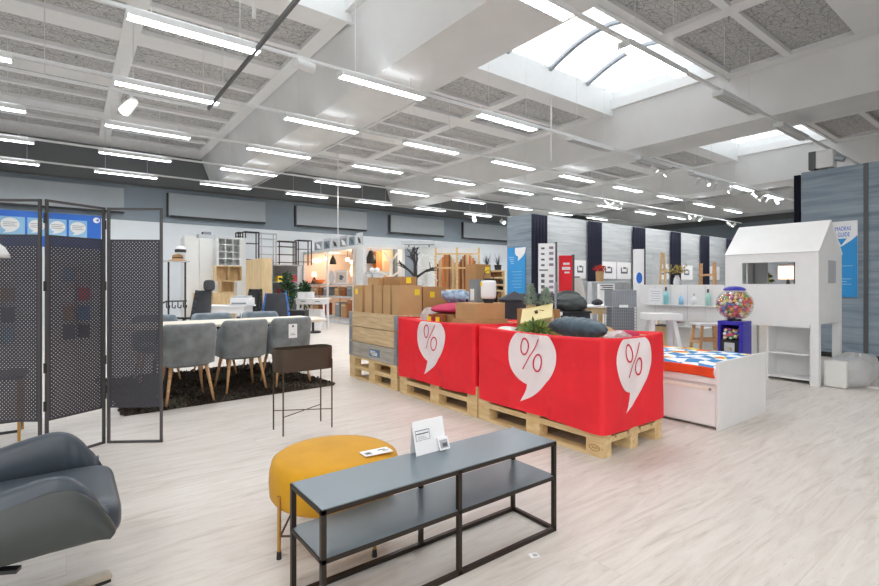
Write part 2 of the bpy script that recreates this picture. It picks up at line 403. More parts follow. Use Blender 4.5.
# ================================================================ LAMPS
def nth(n): return ['first', 'second', 'third', 'fourth', 'fifth', 'sixth', 'seventh', 'eighth', 'ninth', 'tenth', 'eleventh', 'twelfth'][n]
bpy.context.view_layer.update(); DG = bpy.context.evaluated_depsgraph_get()
def topz(x, y):
    ok, loc, *_ = S.ray_cast(DG, V((x, y, 4.4)), V((0, 0, 1)))
    return loc.z if ok else ZC
LL = 1.48
def make_lamp(lit):
    t = thing('ceiling_tube_light', 'x', 'ceiling light', group='suspended tube lights')
    h = MB(); h.box(0, -.085, .035, LL, .085, .08); h.box(0, -.085, 0, LL, -.079, .04); h.box(0, .079, 0, LL, .085, .04)
    h.box(0, -.085, 0, .02, .085, .04); h.box(LL - .02, -.085, 0, LL, .085, .04)
    h.build('housing', m_whitem, t)
    if lit: MB().box(.1, -.07, .0805, LL - .1, -.03, .084).build('added_glow_strip', m_up, t); MB().box(.1, .03, .0805, LL - .1, .07, .084).build('added_glow_strip', m_up, t)  # added glowing strips, not real tubes; they lift the ceiling brightness
    for s in (-1, 1):
        MB().box(.02, s * .042 - .034, .012, LL - .02, s * .042 + .034, .034).build('tube', m_tube if lit else m_off, t)
    l = MB(); l.box(.02, -.006, 0, LL - .02, .006, .03)
    for k in range(1, 20): l.box(k * LL / 20 - .003, -.079, .0, k * LL / 20 + .003, .079, .012)
    l.build('louvre', m_whitem, t)
    return t
proto = {}
starts = {
 0: (3.52, [(.45, 1), (3.05, 1), (5.62, 1), (8.24, 0), (10.8, 0)]),
 1: (6.5, [(.53, 1), (3.14, 1), (5.82, 1), (8.36, 0), (10.95, 0), (13.6, 0), (16.2, 1), (18.8, 1)]),
 2: (8.75, [(-2.05, 1)] + [(.56 + 2.58 * k, 1) for k in range(9)]),
 3: (11.2, [(.57 + 2.6 * k, 1) for k in range(-1, 9)]),
 4: (13.6, [(.58 + 2.6 * k, 1) for k in range(-1, 8)]),
 5: (16.0, [(.59 + 2.6 * k, 1) for k in range(-1, 7)])}
rn = ['nearest row', 'second row from the viewer', 'third row from the viewer', 'fourth row from the viewer', 'fifth row, next to rearmost', 'rearmost row by the back wall']
for k, (yy, lst) in starts.items():
    vis = []
    for x, lit in lst:
        p, q = px((x + .1, yy, ZL)), px((x + LL, yy, ZL))
        if p and q and q[0] > 4 and p[0] < 875 and max(p[1], q[1]) > 2: vis.append((x, lit))
    for i, (x, lit) in enumerate(vis):
        lab = ('lit white' if lit else 'unlit grey') + ' tube light, %s, %s' % (nth(i) + ' from left', rn[k])
        if lit not in proto: t = make_lamp(lit); t.location = (x, yy, ZL); t['label'] = lab; t['group'] = 'suspended tube lights'; proto[lit] = t
        else: t = dup(proto[lit], (x, yy, ZL), label=lab, group='suspended tube lights')
    r = MB(); r.box(-8, yy - .02, ZL + .080, 24, yy + .02, ZL + .12)
    wires = []
    for x, lit in lst + [(-4.65, 0), (-7.25, 0)]:
        for q in (.25, LL - .25): wires.append((x + q, topz(x + q, yy)))
    rl = r.build('lighting_rail', m_whitem); [MB().cyl((x, yy, ZL + .118), (x, yy, z), .004, n=6).build('suspension_wire', m_wirew, rl) for x, z in wires]; tag(rl, 'thin white mounting rail carrying the tube lights of the ' + rn[k], 'lighting rail', 'rails of the tube lights')
# unseen lamps behind the viewer, as light only
for yy in (1.0, -1.5, -4.0):
    for x in (-7, -4.5, -2, .5, 3, 5.5, 8):
        d = bpy.data.lights.new('tube_lamp', 'AREA'); d.shape = 'RECTANGLE'; d.size = 1.5; d.size_y = .16; d.energy = 21 if x < 2 else 6; d.color = (1, .99, .97)
        o = bpy.data.objects.new('tube_lamp', d); C.objects.link(o); o.location = (x, yy, ZL)
# spotlight track: L-shaped dark track at the upper left
t = thing('spotlight_track', 'dark metal lighting track hanging upper left, running from the viewer to a white arm', 'lighting track', (1.95, 9.15, 4.25))
MB().box(-.02, -7.5, 0, .02, .02, .045).build('rail', m_track, t)
MB().box(-9, -.02, 0, 0, .02, .04).build('arm', m_whitem, t)
f = MB()
for p in ((0, -1), (0, -4), (0, -6.5), (-2.2, 0), (-5, 0)): f.cyl((p[0], p[1], .04), (p[0], p[1], topz(1.95 + p[0], 0) - 4.25), .006, n=6)
f.build('suspension', m_wirew, t)
def spot(p, aim, label, s=1., lit=True, group='white spotlights'):
    t = thing('spotlight', label, 'spotlight', p, 0, group)
    d = (V(aim) - V(p)).normalized(); a = V((0, 0, -.10 * s))
    MB().cyl((0, 0, 0), a, .018 * s).build('stem', m_whitem, t)
    h = MB(); h.cyl(a - d * .06 * s, a + d * .14 * s, .05 * s, .062 * s, 16); h.build('head', m_whitem, t, smooth=False)
    MB().cyl(a + d * .141 * s, a + d * .145 * s, .048 * s, n=16).build('lens', m_spot if lit else m_off, t)
p = onY(131, 105, 9.15); spot((p.x, 9.15, 4.25), (p.x - .8, 8.6, 3.), 'big white cylinder spotlight hanging alone under the upper left track', 1.45)
p = onY(300, 62, 6.5); tag(MB().cyl((p.x - .06, 6.5, ZL + .02), (p.x + .2, 6.5, ZL + .0), .07, n=16).build('rail_motor', m_whitem), 'small white cylinder fixed under the rail between the front tube lights', 'rail fitting')
# two spotlight tracks over the bed department
for (yy, z, x0, x1, us, nm) in ((6.5, ZL - .02, 0, 0, (652, 668, 697, 706, 714, 731, 752, 762, 768, 775), 'on the front rail above the playhouse'),
                                (9.25, 3.95, 9.0, 24., (604, 612, 620, 688, 694, 701, 727, 734), 'on the track along the curtain wall')):
    if x1:
        t = MB(); t.box(x0, yy - .02, z, x1, yy + .02, z + .04)
        for x in range(int(x0) + 1, int(x1), 3): t.cyl((x, yy, z + .04), (x, yy, topz(x, yy)), .006, n=6)
        tag(t.build('spotlight_track', m_whitem), 'white spotlight track hung in front of the curtain wall', 'lighting track')
    for i, u in enumerate(us):
        q = onY(u, 200, yy)
        spot((q.x, yy - .03, z), (q.x + (-.6 if i % 2 else .5), yy + (.8 if i % 3 else -.8), z - .9), 'small white spotlight, %s from the left %s' % (nth(i), nm), .92, True)
p = onY(502, 220, 16.0); spot((p.x, 16.0, 4.24), (p.x - .7, 13, 3.), 'glaring white spotlight on the rear rail left of the cladded pillar', 1.5)
p = onY(474, 216, 16.0); spot((p.x, 16.0, 4.24), (p.x - .9, 14.6, 3.3), 'white spotlight on rear rail left of the glaring one', 1.5)
for i, u in enumerate((40, 125, 182)): pass
# light thrown onto the curtain wall by the track spotlights
for x in (11.3, 13., 15., 17., 19., 21.):
    d = bpy.data.lights.new('track_spot', 'SPOT'); d.energy = 45; d.spot_size = R(95); d.spot_blend = .8; d.shadow_soft_size = .08; d.color = (1, .97, .95)
    o = bpy.data.objects.new('track_spot', d); C.objects.link(o); o.location = (x, 7.4, 3.9); o.rotation_euler = (V((0, 2., -1.9))).to_track_quat('-Z', 'Y').to_euler()
tag(MB().cyl((5.02, 7.3, ZB - .03), (5.02, YB - .1, ZB - .03), .022, n=8).build('cable_conduit', m_wirew), 'thin white conduit running along the lower edge of the big ceiling beam', 'conduit')
# white drop pole from the ceiling
p = onX(551, 187, 8.6)
tag(MB().cyl((p.x, p.y, 4.0), (p.x, p.y, ZC), .018, n=8).build('drop_pole', m_wirew), 'white vertical pole hanging from the middle of the ceiling', 'pole')
p = atd(254, 18, 4.6); tag(MB().cyl((p.x, p.y, p.z), (p.x, p.y, ZC), .02, n=8).build('drop_pole', m_wirew), 'short white pole dropping in at the top edge beside the dark track', 'pole')
p = onY(338, 226, 14.); tag(MB().cyl((p.x, 14, 2.7), (p.x, 14, ZC), .015, n=8).build('drop_pole', m_wirew), 'thin white pole hanging above the lamp booth', 'pole')

# ================================================================ BED DEPARTMENT WALLS
XP, YW, HP = 10.46, 9.4, 3.24
struct('partition', B(XP, -4.0, .0, XP + .25, 3.05, HP), m_clad)
tr = MB(); yj = onX(866, 300, XP).y
tr.box(XP - .012, yj - .03, .0, XP, yj + .03, HP); tr.box(XP - .03, -4, 0, XP, 3.05, .08, 1); struct('trim_2', tr, [m_track, m_black])
w = MB(); w.box(XP, YW, 0, XP + .25, YW + 1.0, HP); struct('pillar', w, m_clad)
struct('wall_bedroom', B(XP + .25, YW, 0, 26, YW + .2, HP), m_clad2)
def curtain(x0, x1, y, label, axis=0, z0=.05, z1=HP - .03):
    n = 48; k = max(3, int(abs(x1 - x0) / .11))
    def fn(u, v):
        a = x0 + (x1 - x0) * u; b = y - .06 + .035 * math.sin(2 * PI * k * u) * (1 - .15 * v)
        return (a, b, z0 + (z1 - z0) * v) if axis == 0 else (b, a, z0 + (z1 - z0) * v)
    g = MB(); g.grid(fn, n, 6); o = g.build('curtain', m_navy, smooth=True, solid=.006)
    tag(o, label, 'curtain', 'navy curtains on the cladded wall'); return o
def hx(u): return onY(u, 250, YW).x
cl = [(529.5, 545, 'wide navy pleated curtain just right of the blue banner pillar'), (586, 599.5, 'navy curtain behind the grey headboards, second from the pillar'),
      (631, 643, 'navy curtain behind the white post display, third from the pillar'), (669, 678.5, 'navy curtain behind the yellow-leaved plant'),
      (699, 707, 'navy curtain behind the wooden ladder'), (725, 731, 'navy curtain at the left edge of the playhouse roof')]
for a, b, l in cl: curtain(hx(a), hx(b), YW - .02, l)
curtain(3.07, 3.17, XP + .1, 'narrow navy curtain closing the free end of the right cladded partition', 1)
# small framed pillow prints on the wall
pr = [(573.5, 585.5, 'left of the second navy curtain'), (600, 615.5, 'right of the second navy curtain'), (616.5, 630.5, 'left of the third navy curtain'),
      (657, 668.5, 'behind the wooden trestle'), (680, 692, 'behind the yellow-leaved plant'), (708.5, 719, 'seen through the wooden ladder')]
for a, b, l in pr:
    x0, x1 = hx(a), hx(b); z0, z1 = 1.42, 1.42 + .55
    t = thing('wall_poster', 'square white poster with a dark pillow icon, ' + l, 'poster', ((x0 + x1) / 2, YW - .012, z0), 0, 'square posters on the cladded wall')
    w2 = (x1 - x0) / 2
    B(-w2, -.012, 0, w2, 0, .56).build('sheet', m_paper, t)
    q = MB(); q.m = 0
    hw = min(w2 * .5, .2)
    q.box(-hw, -.014, .18, hw, -.012, .24); q.box(-hw, -.014, .24, -hw * .7, -.012, .38); q.box(hw * .7, -.014, .24, hw, -.012, .38); q.box(-hw * .3, -.014, .34, hw * .55, -.012, .40)
    q.build('icon', m_print, t)
# ---- banner on the pillar
def bubble_poly(w, h, tail, n=28):
    """speech bubble outline: oval with a comma tail sweeping down to the left"""
    return [(w / 2 * math.cos(2 * PI * i / n), h / 2 * math.sin(2 * PI * i / n)) for i in range(n)]
y0, y1 = onX(526, 260, XP).y, onX(508, 260, XP).y
t = thing('banner', 'tall light blue banner with white speech bubble on the cladded pillar', 'banner', (XP - .012, y0, .9))
wd = y1 - y0
B(-.012, 0, 0, 0, wd, 1.42).build('sheet', m_sky, t)
q = MB(); q.X = Matrix.Translation((-.014, wd * .30, 1.26)) @ Matrix(((0, 0, .8, 0), (-.95, 0, 0, 0), (0, .72, 0, 0), (0, 0, 0, 1)))
q.prism([(-.2, .2), (-.2, 0)] + [(-.2 + .2 * (1 - math.cos(a)), -.16 * math.sin(a)) for a in (.4, .8, 1.2)] + [(-.08, -.34), (.12, -.16), (.22, .0), (.24, .2)], -.001, .001); q.build('bubble', m_paper, t)
q = MB()
for k in range(4): q.box(-.014, wd * .62, 1.12 - k * .06, -.012, wd * (.92 - .04 * k), 1.145 - k * .06)
for k in range(6): q.box(-.014, wd * .2, .7 - k * .09, -.012, wd * (.75 - .05 * (k % 3)), .712 - k * .09)
q.build('print', m_paleblue, t)
# ---- mattress guide sign on the right partition
ya, yb = onX(858, 250, XP).y, 3.03
t = thing('guide_sign', 'tall white and blue mattress guide sign on the right cladded partition', 'sign', (XP - .012, ya, 1.03))
wd = yb - ya; hh = 1.28
B(-.02, 0, 0, 0, wd, hh).build('board', m_paper, t)
MT = Matrix(((0, 0, -1, 0), (-1, 0, 0, wd), (0, 1, 0, 0), (0, 0, 0, 1)))
q = MB(); q.X = Matrix.Translation((-.021, 0, 0)) @ MT
q.prism([(0, 0), (wd, 0), (wd, 1.03), (wd - .08, .95), (wd - .2, .86), (wd - .36, .80), (wd - .5, .78), (0, .77)], -.001, .001)
q.prism([(wd - .26, .985), (wd - .215, .87), (wd - .14, .985)], -.001, .001)
q.build('blue_field', m_sky, t)
q = MB(); q.X = Matrix.Translation((-.023, 0, 0)) @ MT
for k in range(3): q.box(wd - .33 + .05 * (k == 0), .30 - k * .045, -.001, wd - .08 - .06 * (k % 2), .312 - k * .045, .001)
q.box(wd - .36, .52, -.001, wd - .06, .53, .001); q.build('print', m_paleblue, t)
text('MADRAS', .1, m_blue, t, (-.0225, .19, 1.15), (PI / 2, 0, -PI / 2), sx=.55); text('GUIDE', .1, m_blue, t, (-.0225, .18, 1.05), (PI / 2, 0, -PI / 2), sx=.55)
# ---- ventilation unit on top of the partition
p = onX(823, 160, XP + .12)
t = thing('fan_heater', 'white boxy unit with dark end standing on top of the right cladded partition', 'fan heater', (XP + .12, p.y, HP))
MB().box(-.12, -.17, .03, .12, .08, .34).build('casing', m_whitem, t, bevel=.02)
MB().box(-.12, .08, .03, .12, .18, .34).build('end_plate', m_track, t)
MB().cyl((0, -.17, .2), (0, -.30, .14), .06, .045).build('outlet', m_galv, t)
q = MB(); q.box(-.1, -.15, 0, .1, -.1, .03); q.box(-.1, .1, 0, .1, .15, .03); q.build('foot', m_track, t)
# ================================================================ FOREGROUND
# ---- TV bench
t = thing('console_bench', 'low grey-blue two-tier metal bench with black square-tube frame', 'bench', (.711, 1.615, 0))
L, D, HB, q = 1.265, .305, .455, .02
f = MB()
for y in (0, D - q): f.box(0, y, HB - q, L, y + q, HB - .002); f.box(0, y, .262, L, y + q, .28); f.box(0, y, 0, L, y + q, q)
for x in (0, L - q): f.box(x, 0, HB - q, x + q, D, HB - .002); f.box(x, 0, 0, x + q, D, q); f.box(x, 0, .262, x + q, D, .28)
f.build('frame', m_bronze, t, bevel=.0015)
for x in (0, L / 2 - q / 2, L - q):
    for y in (0, D - q): B(x, y, 0, x + q, y + q, HB - .004).build('leg', m_bronze, t, bevel=.0015)
B(.004, .004, HB - .004, L - .004, D - .004, HB + .001).build('top', m_greytop, t)
B(.004, .004, .274, L - .004, D - .004, .281).build('shelf', m_greytop, t)
# price card on the bench: leaning card plus its small ticket
c0 = at(433, 452, HB)
t = thing('price_sign', 'white folded price sign standing on the grey bench', 'price sign', (c0.x - .01, c0.y - .005, HB + .0015), R(2))
w, h, ln = .185, .15, .035
q = MB(); q.add([(-w / 2, 0, 0), (w / 2, 0, 0), (w / 2, ln, h), (-w / 2, ln, h), (w / 2, ln + .015, 0), (-w / 2, ln + .015, 0)], [(0, 1, 2, 3), (3, 2, 4, 5)])
q.build('card', m_paper, t, solid=.0015)
def on_card(x, k, o=.002): return (x, ln * k - o, h * k + o * .4)
q = MB()
for x0, x1, k0, k1 in ((-.082, .0, .70, .72), (-.082, .0, .42, .43), (-.082, -.080, .42, .72), (-.002, .0, .42, .72), (-.078, -.006, .60, .63), (-.07, -.03, .52, .53), (-.07, -.02, .47, .48)):
    q.add([on_card(x0, k0), on_card(x1, k0), on_card(x1, k1), on_card(x0, k1)], [(0, 1, 2, 3)])
q.build('print', m_print, t)
tk = MB(); tk.add([(.035, -.018, .004), (.098, -.018, .004), (.098, .004, .058), (.035, .004, .058), (.098, .012, .056), (.035, .012, .056)], [(0, 1, 2, 3), (3, 2, 4, 5)])
tk = tk.build('ticket', m_paper, t, solid=.0015)
q = MB(); q.add([(.042, -.0165, .012), (.09, -.0165, .012), (.09, -.002, .048), (.042, -.002, .048)], [(0, 1, 2, 3)]); q.build('ticket_print', m_greyp, tk)
q = MB(); q.add([(.055, -.016, .018), (.084, -.016, .018), (.084, -.009, .034), (.055, -.009, .034)], [(0, 1, 2, 3)]); q.build('ticket_code', m_print, tk)
# small paper scrap on the floor
c0 = at(534, 555.5)
t = thing('paper_label', 'tiny white paper label lying on floor beside the bench', 'label', (c0.x, c0.y, 0), R(-20))
q = MB(); q.box(-.022, -.018, 0, .022, .018, .002); q.build('sheet', m_paper, t)
q = MB(); q.box(-.006, -.012, .002, .015, .008, .0024); q.build('print', m_greyp, t)
# ---- mustard pouf
PX, PY, PR = 1.085, 2.29, .318
t = thing('pouf_stool', 'round mustard yellow velvet pouf on thin gold legs', 'pouf', (PX, PY, 0))
prof = [(0.0, .202), (PR - .05, .20), (PR - .012, .21), (PR, .23), (PR + .004, .29), (PR, .345), (PR - .01, .384), (PR - .035, .400), (PR - .10, .409), (.1, .414), (0.0, .415)]
MB().lathe([(max(r, .001), z) for r, z in prof], 56).build('seat', m_mustard, t, smooth=True)
pc = [(-.736, 2.22), (-.29, 2.24), (-.76, 2.69), (-.30, 2.70)]
ang = []
for la, d in pc:
    x, y = FX * d + FY * la - PX, FY * d - FX * la - PY; ang.append(math.atan2(y, x))
for a in ang:
    ca, sa = math.cos(a), math.sin(a); rr = PR + .006
    lg = MB(); lg.cyl((ca * rr, sa * rr, .02), (ca * rr, sa * rr, .285), .0085, n=10); lg = lg.build('leg', m_gold, t, smooth=False)
    MB().cyl((ca * rr, sa * rr, 0), (ca * rr, sa * rr, .035), .012, .010, 10).build('foot', m_black, lg)
s = MB()
for i, j in ((0, 2), (0, 1), (1, 3), (2, 3)):
    a, b = ang[i], ang[j]; s.cyl((math.cos(a) * PR, math.sin(a) * PR, .1), (math.cos(b) * PR, math.sin(b) * PR, .1), .005, n=8)
s.build('stretcher', m_brown, t)
# card on the pouf
c0 = at(377, 452.5, .416)
t = thing('price_card', 'white price card lying flat on the mustard pouf', 'price card', (c0.x, c0.y, .416), R(-4))
q = MB(); q.box(-.075, -.03, 0, .075, .045, .004); q.build('sheet', m_paper, t, bevel=.001)
q = MB(); q.box(-.066, -.018, .004, -.03, .016, .0045); q.box(.03, -.01, .004, .062, .008, .0045); q.build('print', m_greyp, t)
q = MB(); q.box(-.058, -.010, .0045, -.038, .008, .005); q.box(.012, .012, .004, .05, .02, .005); q.build('code', m_print, t)
# ---- planter stand
PXc, PYc = 1.63, 4.09
t = thing('planter_stand', 'dark brown metal planter trough on four thin legs', 'planter', (PXc, PYc, 0))
out = rrect(.50, .225, .085, 7); inn = rrect(.49, .215, .08, 7); n = len(out)
b = MB(); zb, zt = .515, .705
b.add([(x, y, zb) for x, y in out] + [(x, y, zt) for x, y in out] + [(x, y, zt) for x, y in inn] + [(x, y, zb + .01) for x, y in inn],
      [(i, (i + 1) % n, n + (i + 1) % n, n + i) for i in range(n)] + [(n + i, n + (i + 1) % n, 2 * n + (i + 1) % n, 2 * n + i) for i in range(n)] +
      [(2 * n + i, 2 * n + (i + 1) % n, 3 * n + (i + 1) % n, 3 * n + i) for i in range(n)] + [tuple(range(n))[::-1], tuple(range(3 * n, 4 * n))])
b.build('trough', m_brown, t)
LX, LY = .215, .118
for sx in (-1, 1):
    for sy in (-1, 1):
        MB().cyl((sx * LX, sy * LY, 0), (sx * LX, sy * LY, .60), .0065, n=8).build('leg', m_brown, t)
x = MB(); x.cyl((-LX, -LY, .155), (LX, LY, .155), .004, n=6); x.cyl((-LX, LY, .163), (LX, -LY, .163), .004, n=6); x.build('cross_brace', m_brown, t)
# ---- folding screen
def holes(w, h):
    g = MB(); c = .0135; nx, nz = int(w / c), int(h / c); ox, oz = (w - nx * c) / 2, (h - nz * c) / 2
    def edge(i, j): return (ox + i * c, 0, oz + j * c)
    vid = {}
    vs = []; fs = []
    def P(x, z):
        k = (round(x, 5), round(z, 5))
        if k not in vid: vid[k] = len(vs); vs.append((x, 0, z))
        return vid[k]
    r = .0031
    for i in range(nx):
        for j in range(nz):
            x0, z0 = ox + i * c, oz + j * c; q4 = [P(x0, z0), P(x0 + c, z0), P(x0 + c, z0 + c), P(x0, z0 + c)]
            if (i + j) % 2 or i < 1 or j < 1 or i > nx - 2 or j > nz - 2: fs.append(tuple(q4)); continue
            cx, cz = x0 + c / 2, z0 + c / 2
            hv = []
            for k in range(8):
                a = -3 * PI / 4 + k * PI / 4; hv.append(len(vs)); vs.append((cx + r * math.cos(a), 0, cz + r * math.sin(a)))
            for k in range(4):
                a0, a1, a2 = hv[2 * k], hv[2 * k + 1], hv[(2 * k + 2) % 8]
                fs.append((q4[k], q4[(k + 1) % 4], a2, a1, a0))
    g.add(vs, fs); return g
t = thing('folding_screen', 'black three-panel folding screen of perforated metal', 'folding screen', (0, 0, 0))
cor = [(-.50, 4.72), (-.118, 4.44), (.242, 4.655), (.622, 4.40)]
hp = None; HS = 1.85
for k in range(3):
    a, b = V(cor[k]), V(cor[k + 1]); d = b - a; Ln = d.length; g = .016 if k else .016
    e = bpy.data.objects.new('panel', None); C.objects.link(e); e.parent = t; e.location = (a.x, a.y, 0); e.rotation_euler = (0, 0, math.atan2(d.y, d.x))
    W = .418; o0 = (Ln - W) / 2
    f = MB(); tq = .018
    for x in (o0, o0 + W - tq): f.box(x, -tq / 2, 0, x + tq, tq / 2, HS)
    for z in (.0, HS - tq): f.box(o0, -tq / 2, z, o0 + W, tq / 2, z + tq)
    f.build('frame', m_screenf, e, bevel=.001)
    if hp is None: hp = holes(W - 2 * tq, 1.325)
    o = hp.build('perforated_sheet', m_screen, e, loc=(o0 + tq, 0, .276))
    if k < 2:
        hg = MB()
        for z in (.35, .62, 1.2, 1.68): hg.cyl((Ln, 0, z), (Ln, 0, z + .07), .011, n=8)
        hg.build('hinge', m_black, e)
# ---- leather swivel chair (front towards +X)
t = thing('swivel_armchair', 'dark blue-grey leather swivel armchair on flat chrome star base', 'armchair', (-.22, 2.40, 0))
def arm_path(s):
    """top edge of the arm shell from the back to the front tip: (x, z)"""
    pts = [(-.62, .54), (-.40, .52), (-.15, .528), (.0, .552), (.10, .577), (.19, .590), (.255, .568), (.31, .50), (.35, .405)]
    k = s * (len(pts) - 1); i = min(int(k), len(pts) - 2); k -= i
    p0, p1, p2, p3 = pts[max(i - 1, 0)], pts[i], pts[i + 1], pts[min(i + 2, len(pts) - 1)]
    return tuple(.5 * (2 * p1[c] + (p2[c] - p0[c]) * k + (2 * p0[c] - 5 * p1[c] + 4 * p2[c] - p3[c]) * k * k + (3 * p1[c] - p0[c] - 3 * p2[c] + p3[c]) * k ** 3) for c in (0, 1))
for sg in (-1, 1):
    def shell(u, v, sg=sg):
        x, z = arm_path(u); zb = .345 + .045 * max(0, (u - .35)) + .03 * (1 - u); bul = math.sin(PI * v)
        y = sg * (.34 + .045 * bul * (1 - .55 * u)) ; zz = zb + (z - .022 - zb) * v
        return (x, y + sg * .0, zz)
    o = MB(); o.grid(shell, 32, 8); o.build('arm_shell', m_shell, t, smooth=True, solid=.03, sub=1)
    def pad(u, v, sg=sg):        # padded inner arm roll
        x, z = arm_path(u); a = 2 * PI * v; th = .05 * (1 - .55 * max(0, u - .55) / .45)
        zb = .40; h2 = max(.03, (z + .004 - zb) / 2); w2 = th * 1.1
        wr = .003 * math.sin(70 * u) * min(1, max(0, (u - .6) * 5))
        return (x - .012 + .0 * v, sg * (.312 + w2 * math.cos(a) + wr), zb + h2 + (h2 + .012) * math.sin(a))
    o = MB(); o.grid(pad, 36, 16, cv=True); o.add([pad(1, j / 16) for j in range(16)], [tuple(range(16))]); o.build('arm_pad', m_leather, t, smooth=True)
def cushion(x0, x1, y0, y1, z0, z1, pw=.28, nx=16, ny=16, dome=.03):
    def fn(u, v):
        a = u * 2 * PI; p = v * PI - PI / 2
        def sp(c, e): return math.copysign(abs(c) ** e, c)
        cx, cy = sp(math.cos(a), pw), sp(math.sin(a), pw); ce = sp(math.cos(p), pw); se = sp(math.sin(p), .6)
        return ((x0 + x1) / 2 + (x1 - x0) / 2 * cx * ce, (y0 + y1) / 2 + (y1 - y0) / 2 * cy * ce, (z0 + z1) / 2 + (z1 - z0) / 2 * se * (1 - dome * 0))
    return fn
m = MB(); m.grid(cushion(-.35, .388, -.275, .275, .315, .460, .2), 48, 24, cu=True); m.build('seat_cushion', m_leather, t, smooth=True)
def backf(u, v):
    a = 2 * PI * v; z = .42 + .62 * u; xb = -.42 - .26 * u - .05 * math.sin(PI * u); wid = .33 - .06 * u * u
    return (xb + .085 * math.sin(a) * (1 - .5 * u ** 4), wid * math.copysign(abs(math.cos(a)) ** .5, math.cos(a)), z)
m = MB(); m.grid(backf, 20, 32, cv=True); m.add([backf(1, j / 32) for j in range(32)], [tuple(range(32))]); m.build('backrest', m_leather, t, smooth=True)
MB().box(-.5, -.26, .33, .2, .26, .37).build('seat_pan', m_black, t, bevel=.03)
MB().cyl((-.05, 0, .05), (-.05, 0, .34), .035, n=16).build('column', m_chrome, t)
b = MB(); b.cyl((-.05, 0, .035), (-.05, 0, .06), .06, n=20); b.build('hub', m_chrome, t)
for a in (13, 103, 193, 283):
    ca, sa = math.cos(R(a)), math.sin(R(a)); bb = MB()
    bb.bar((-.05 + ca * .03, sa * .03, .042), (-.05 + ca * .43, sa * .43, .022), .05, .02); lg = bb.build('foot_bar', m_chrome, t, bevel=.002)
    MB().cb((0, 0, 0), (.05, .05, .012)).build('glide', m_black, lg, loc=(-.05 + ca * .40, sa * .40, .006), rz=R(a))
# lever under the shell
MB().bar((.0, -.30, .345), (.10, -.34, .338), .03, .012).build('lever', m_black, t)
# ---- gold-legged side table and lamp seen at the left edge behind the screen
p = at(19, 441); p2 = at(0, 446)
t = thing('side_table', 'gold-legged side table behind the folding screen at left edge', 'side table', (p.x - .2, p.y + .2, 0))
for x, y in ((.2, -.2), (-.2, -.2), (.2, .2), (-.2, .2)): MB().bar((x, y, 0), (x, y, .5), .02, .02).build('leg', m_gold, t)
B(-.24, -.24, .5, .24, .24, .52).build('table_top', m_black, t); q = MB()
for s in (-1, 1): q.box(-.2, s * .2 - .008, .07, .2, s * .2 + .008, .09); q.box(s * .2 - .008, -.2, .07, s * .2 + .008, .2, .09)
q.build('stretcher', m_black, t)
p = atd(-9, 253, 3.2)
t = thing('floor_lamp', 'floor lamp with white dome shade glowing at the far left edge', 'floor lamp', (p.x, p.y, 0))
zz = p.z
MB().lathe([(.13, 0), (.13, .015), (.02, .025), (.012, .03)], 24).build('base', m_black, t, smooth=False)
MB().cyl((0, 0, .025), (0, 0, zz + .08), .01, n=10).build('pole', m_black, t)
MB().lathe([(.098, -.03), (.09, .0), (.07, .04), (.035, .07), (.012, .08), (.010, .075), (.033, .064), (.066, .036), (.085, .0), (.094, -.03)], 28).build('shade', m_whitem, t, loc=(0, 0, zz), smooth=True)
MB().lathe([(.001, -.03), (.085, -.026), (.085, -.022), (.001, -.018)], 20).build('bulb', m_warm, t, loc=(0, 0, zz))
# ================================================================ DINING GROUP
# rug: slab plus dense pile
t = thing('shaggy_rug', 'dark brown shaggy rug under the dining table', 'rug', (1.48, 6.62, 0), R(3))
RW, RD = 2.2, 2.16
B(-RW / 2, -RD / 2, 0, RW / 2, RD / 2, .012).build('backing', m_rope, t)
g = MB()
for i in range(14000):
    x, y = rnd.uniform(-RW / 2, RW / 2), -RD / 2 + RD * rnd.random() ** 1.3
    a = rnd.uniform(0, 2 * PI) if rnd.random() < .5 else noise.noise(V((x * 3, y * 3, 0))) * 6; l = rnd.uniform(.03, .05); hgt = rnd.uniform(.022, .045); w = .006
    ca, sa = math.cos(a), math.sin(a)
    g.add([(x - sa * w, y + ca * w, .01), (x + sa * w, y - ca * w, .01), (x + ca * l * .6 + sa * w, y + sa * l * .6 - ca * w, hgt), (x + ca * l, y + sa * l, hgt * .6)],
          [(0, 1, 2), (0, 2, 3)], 1 if noise.noise(V((x * 2.2, y * 2.2, 4))) + .5 * rnd.random() > .38 else 0)
g.build('pile', [m_rope, m_rope2], t, kind='stuff')
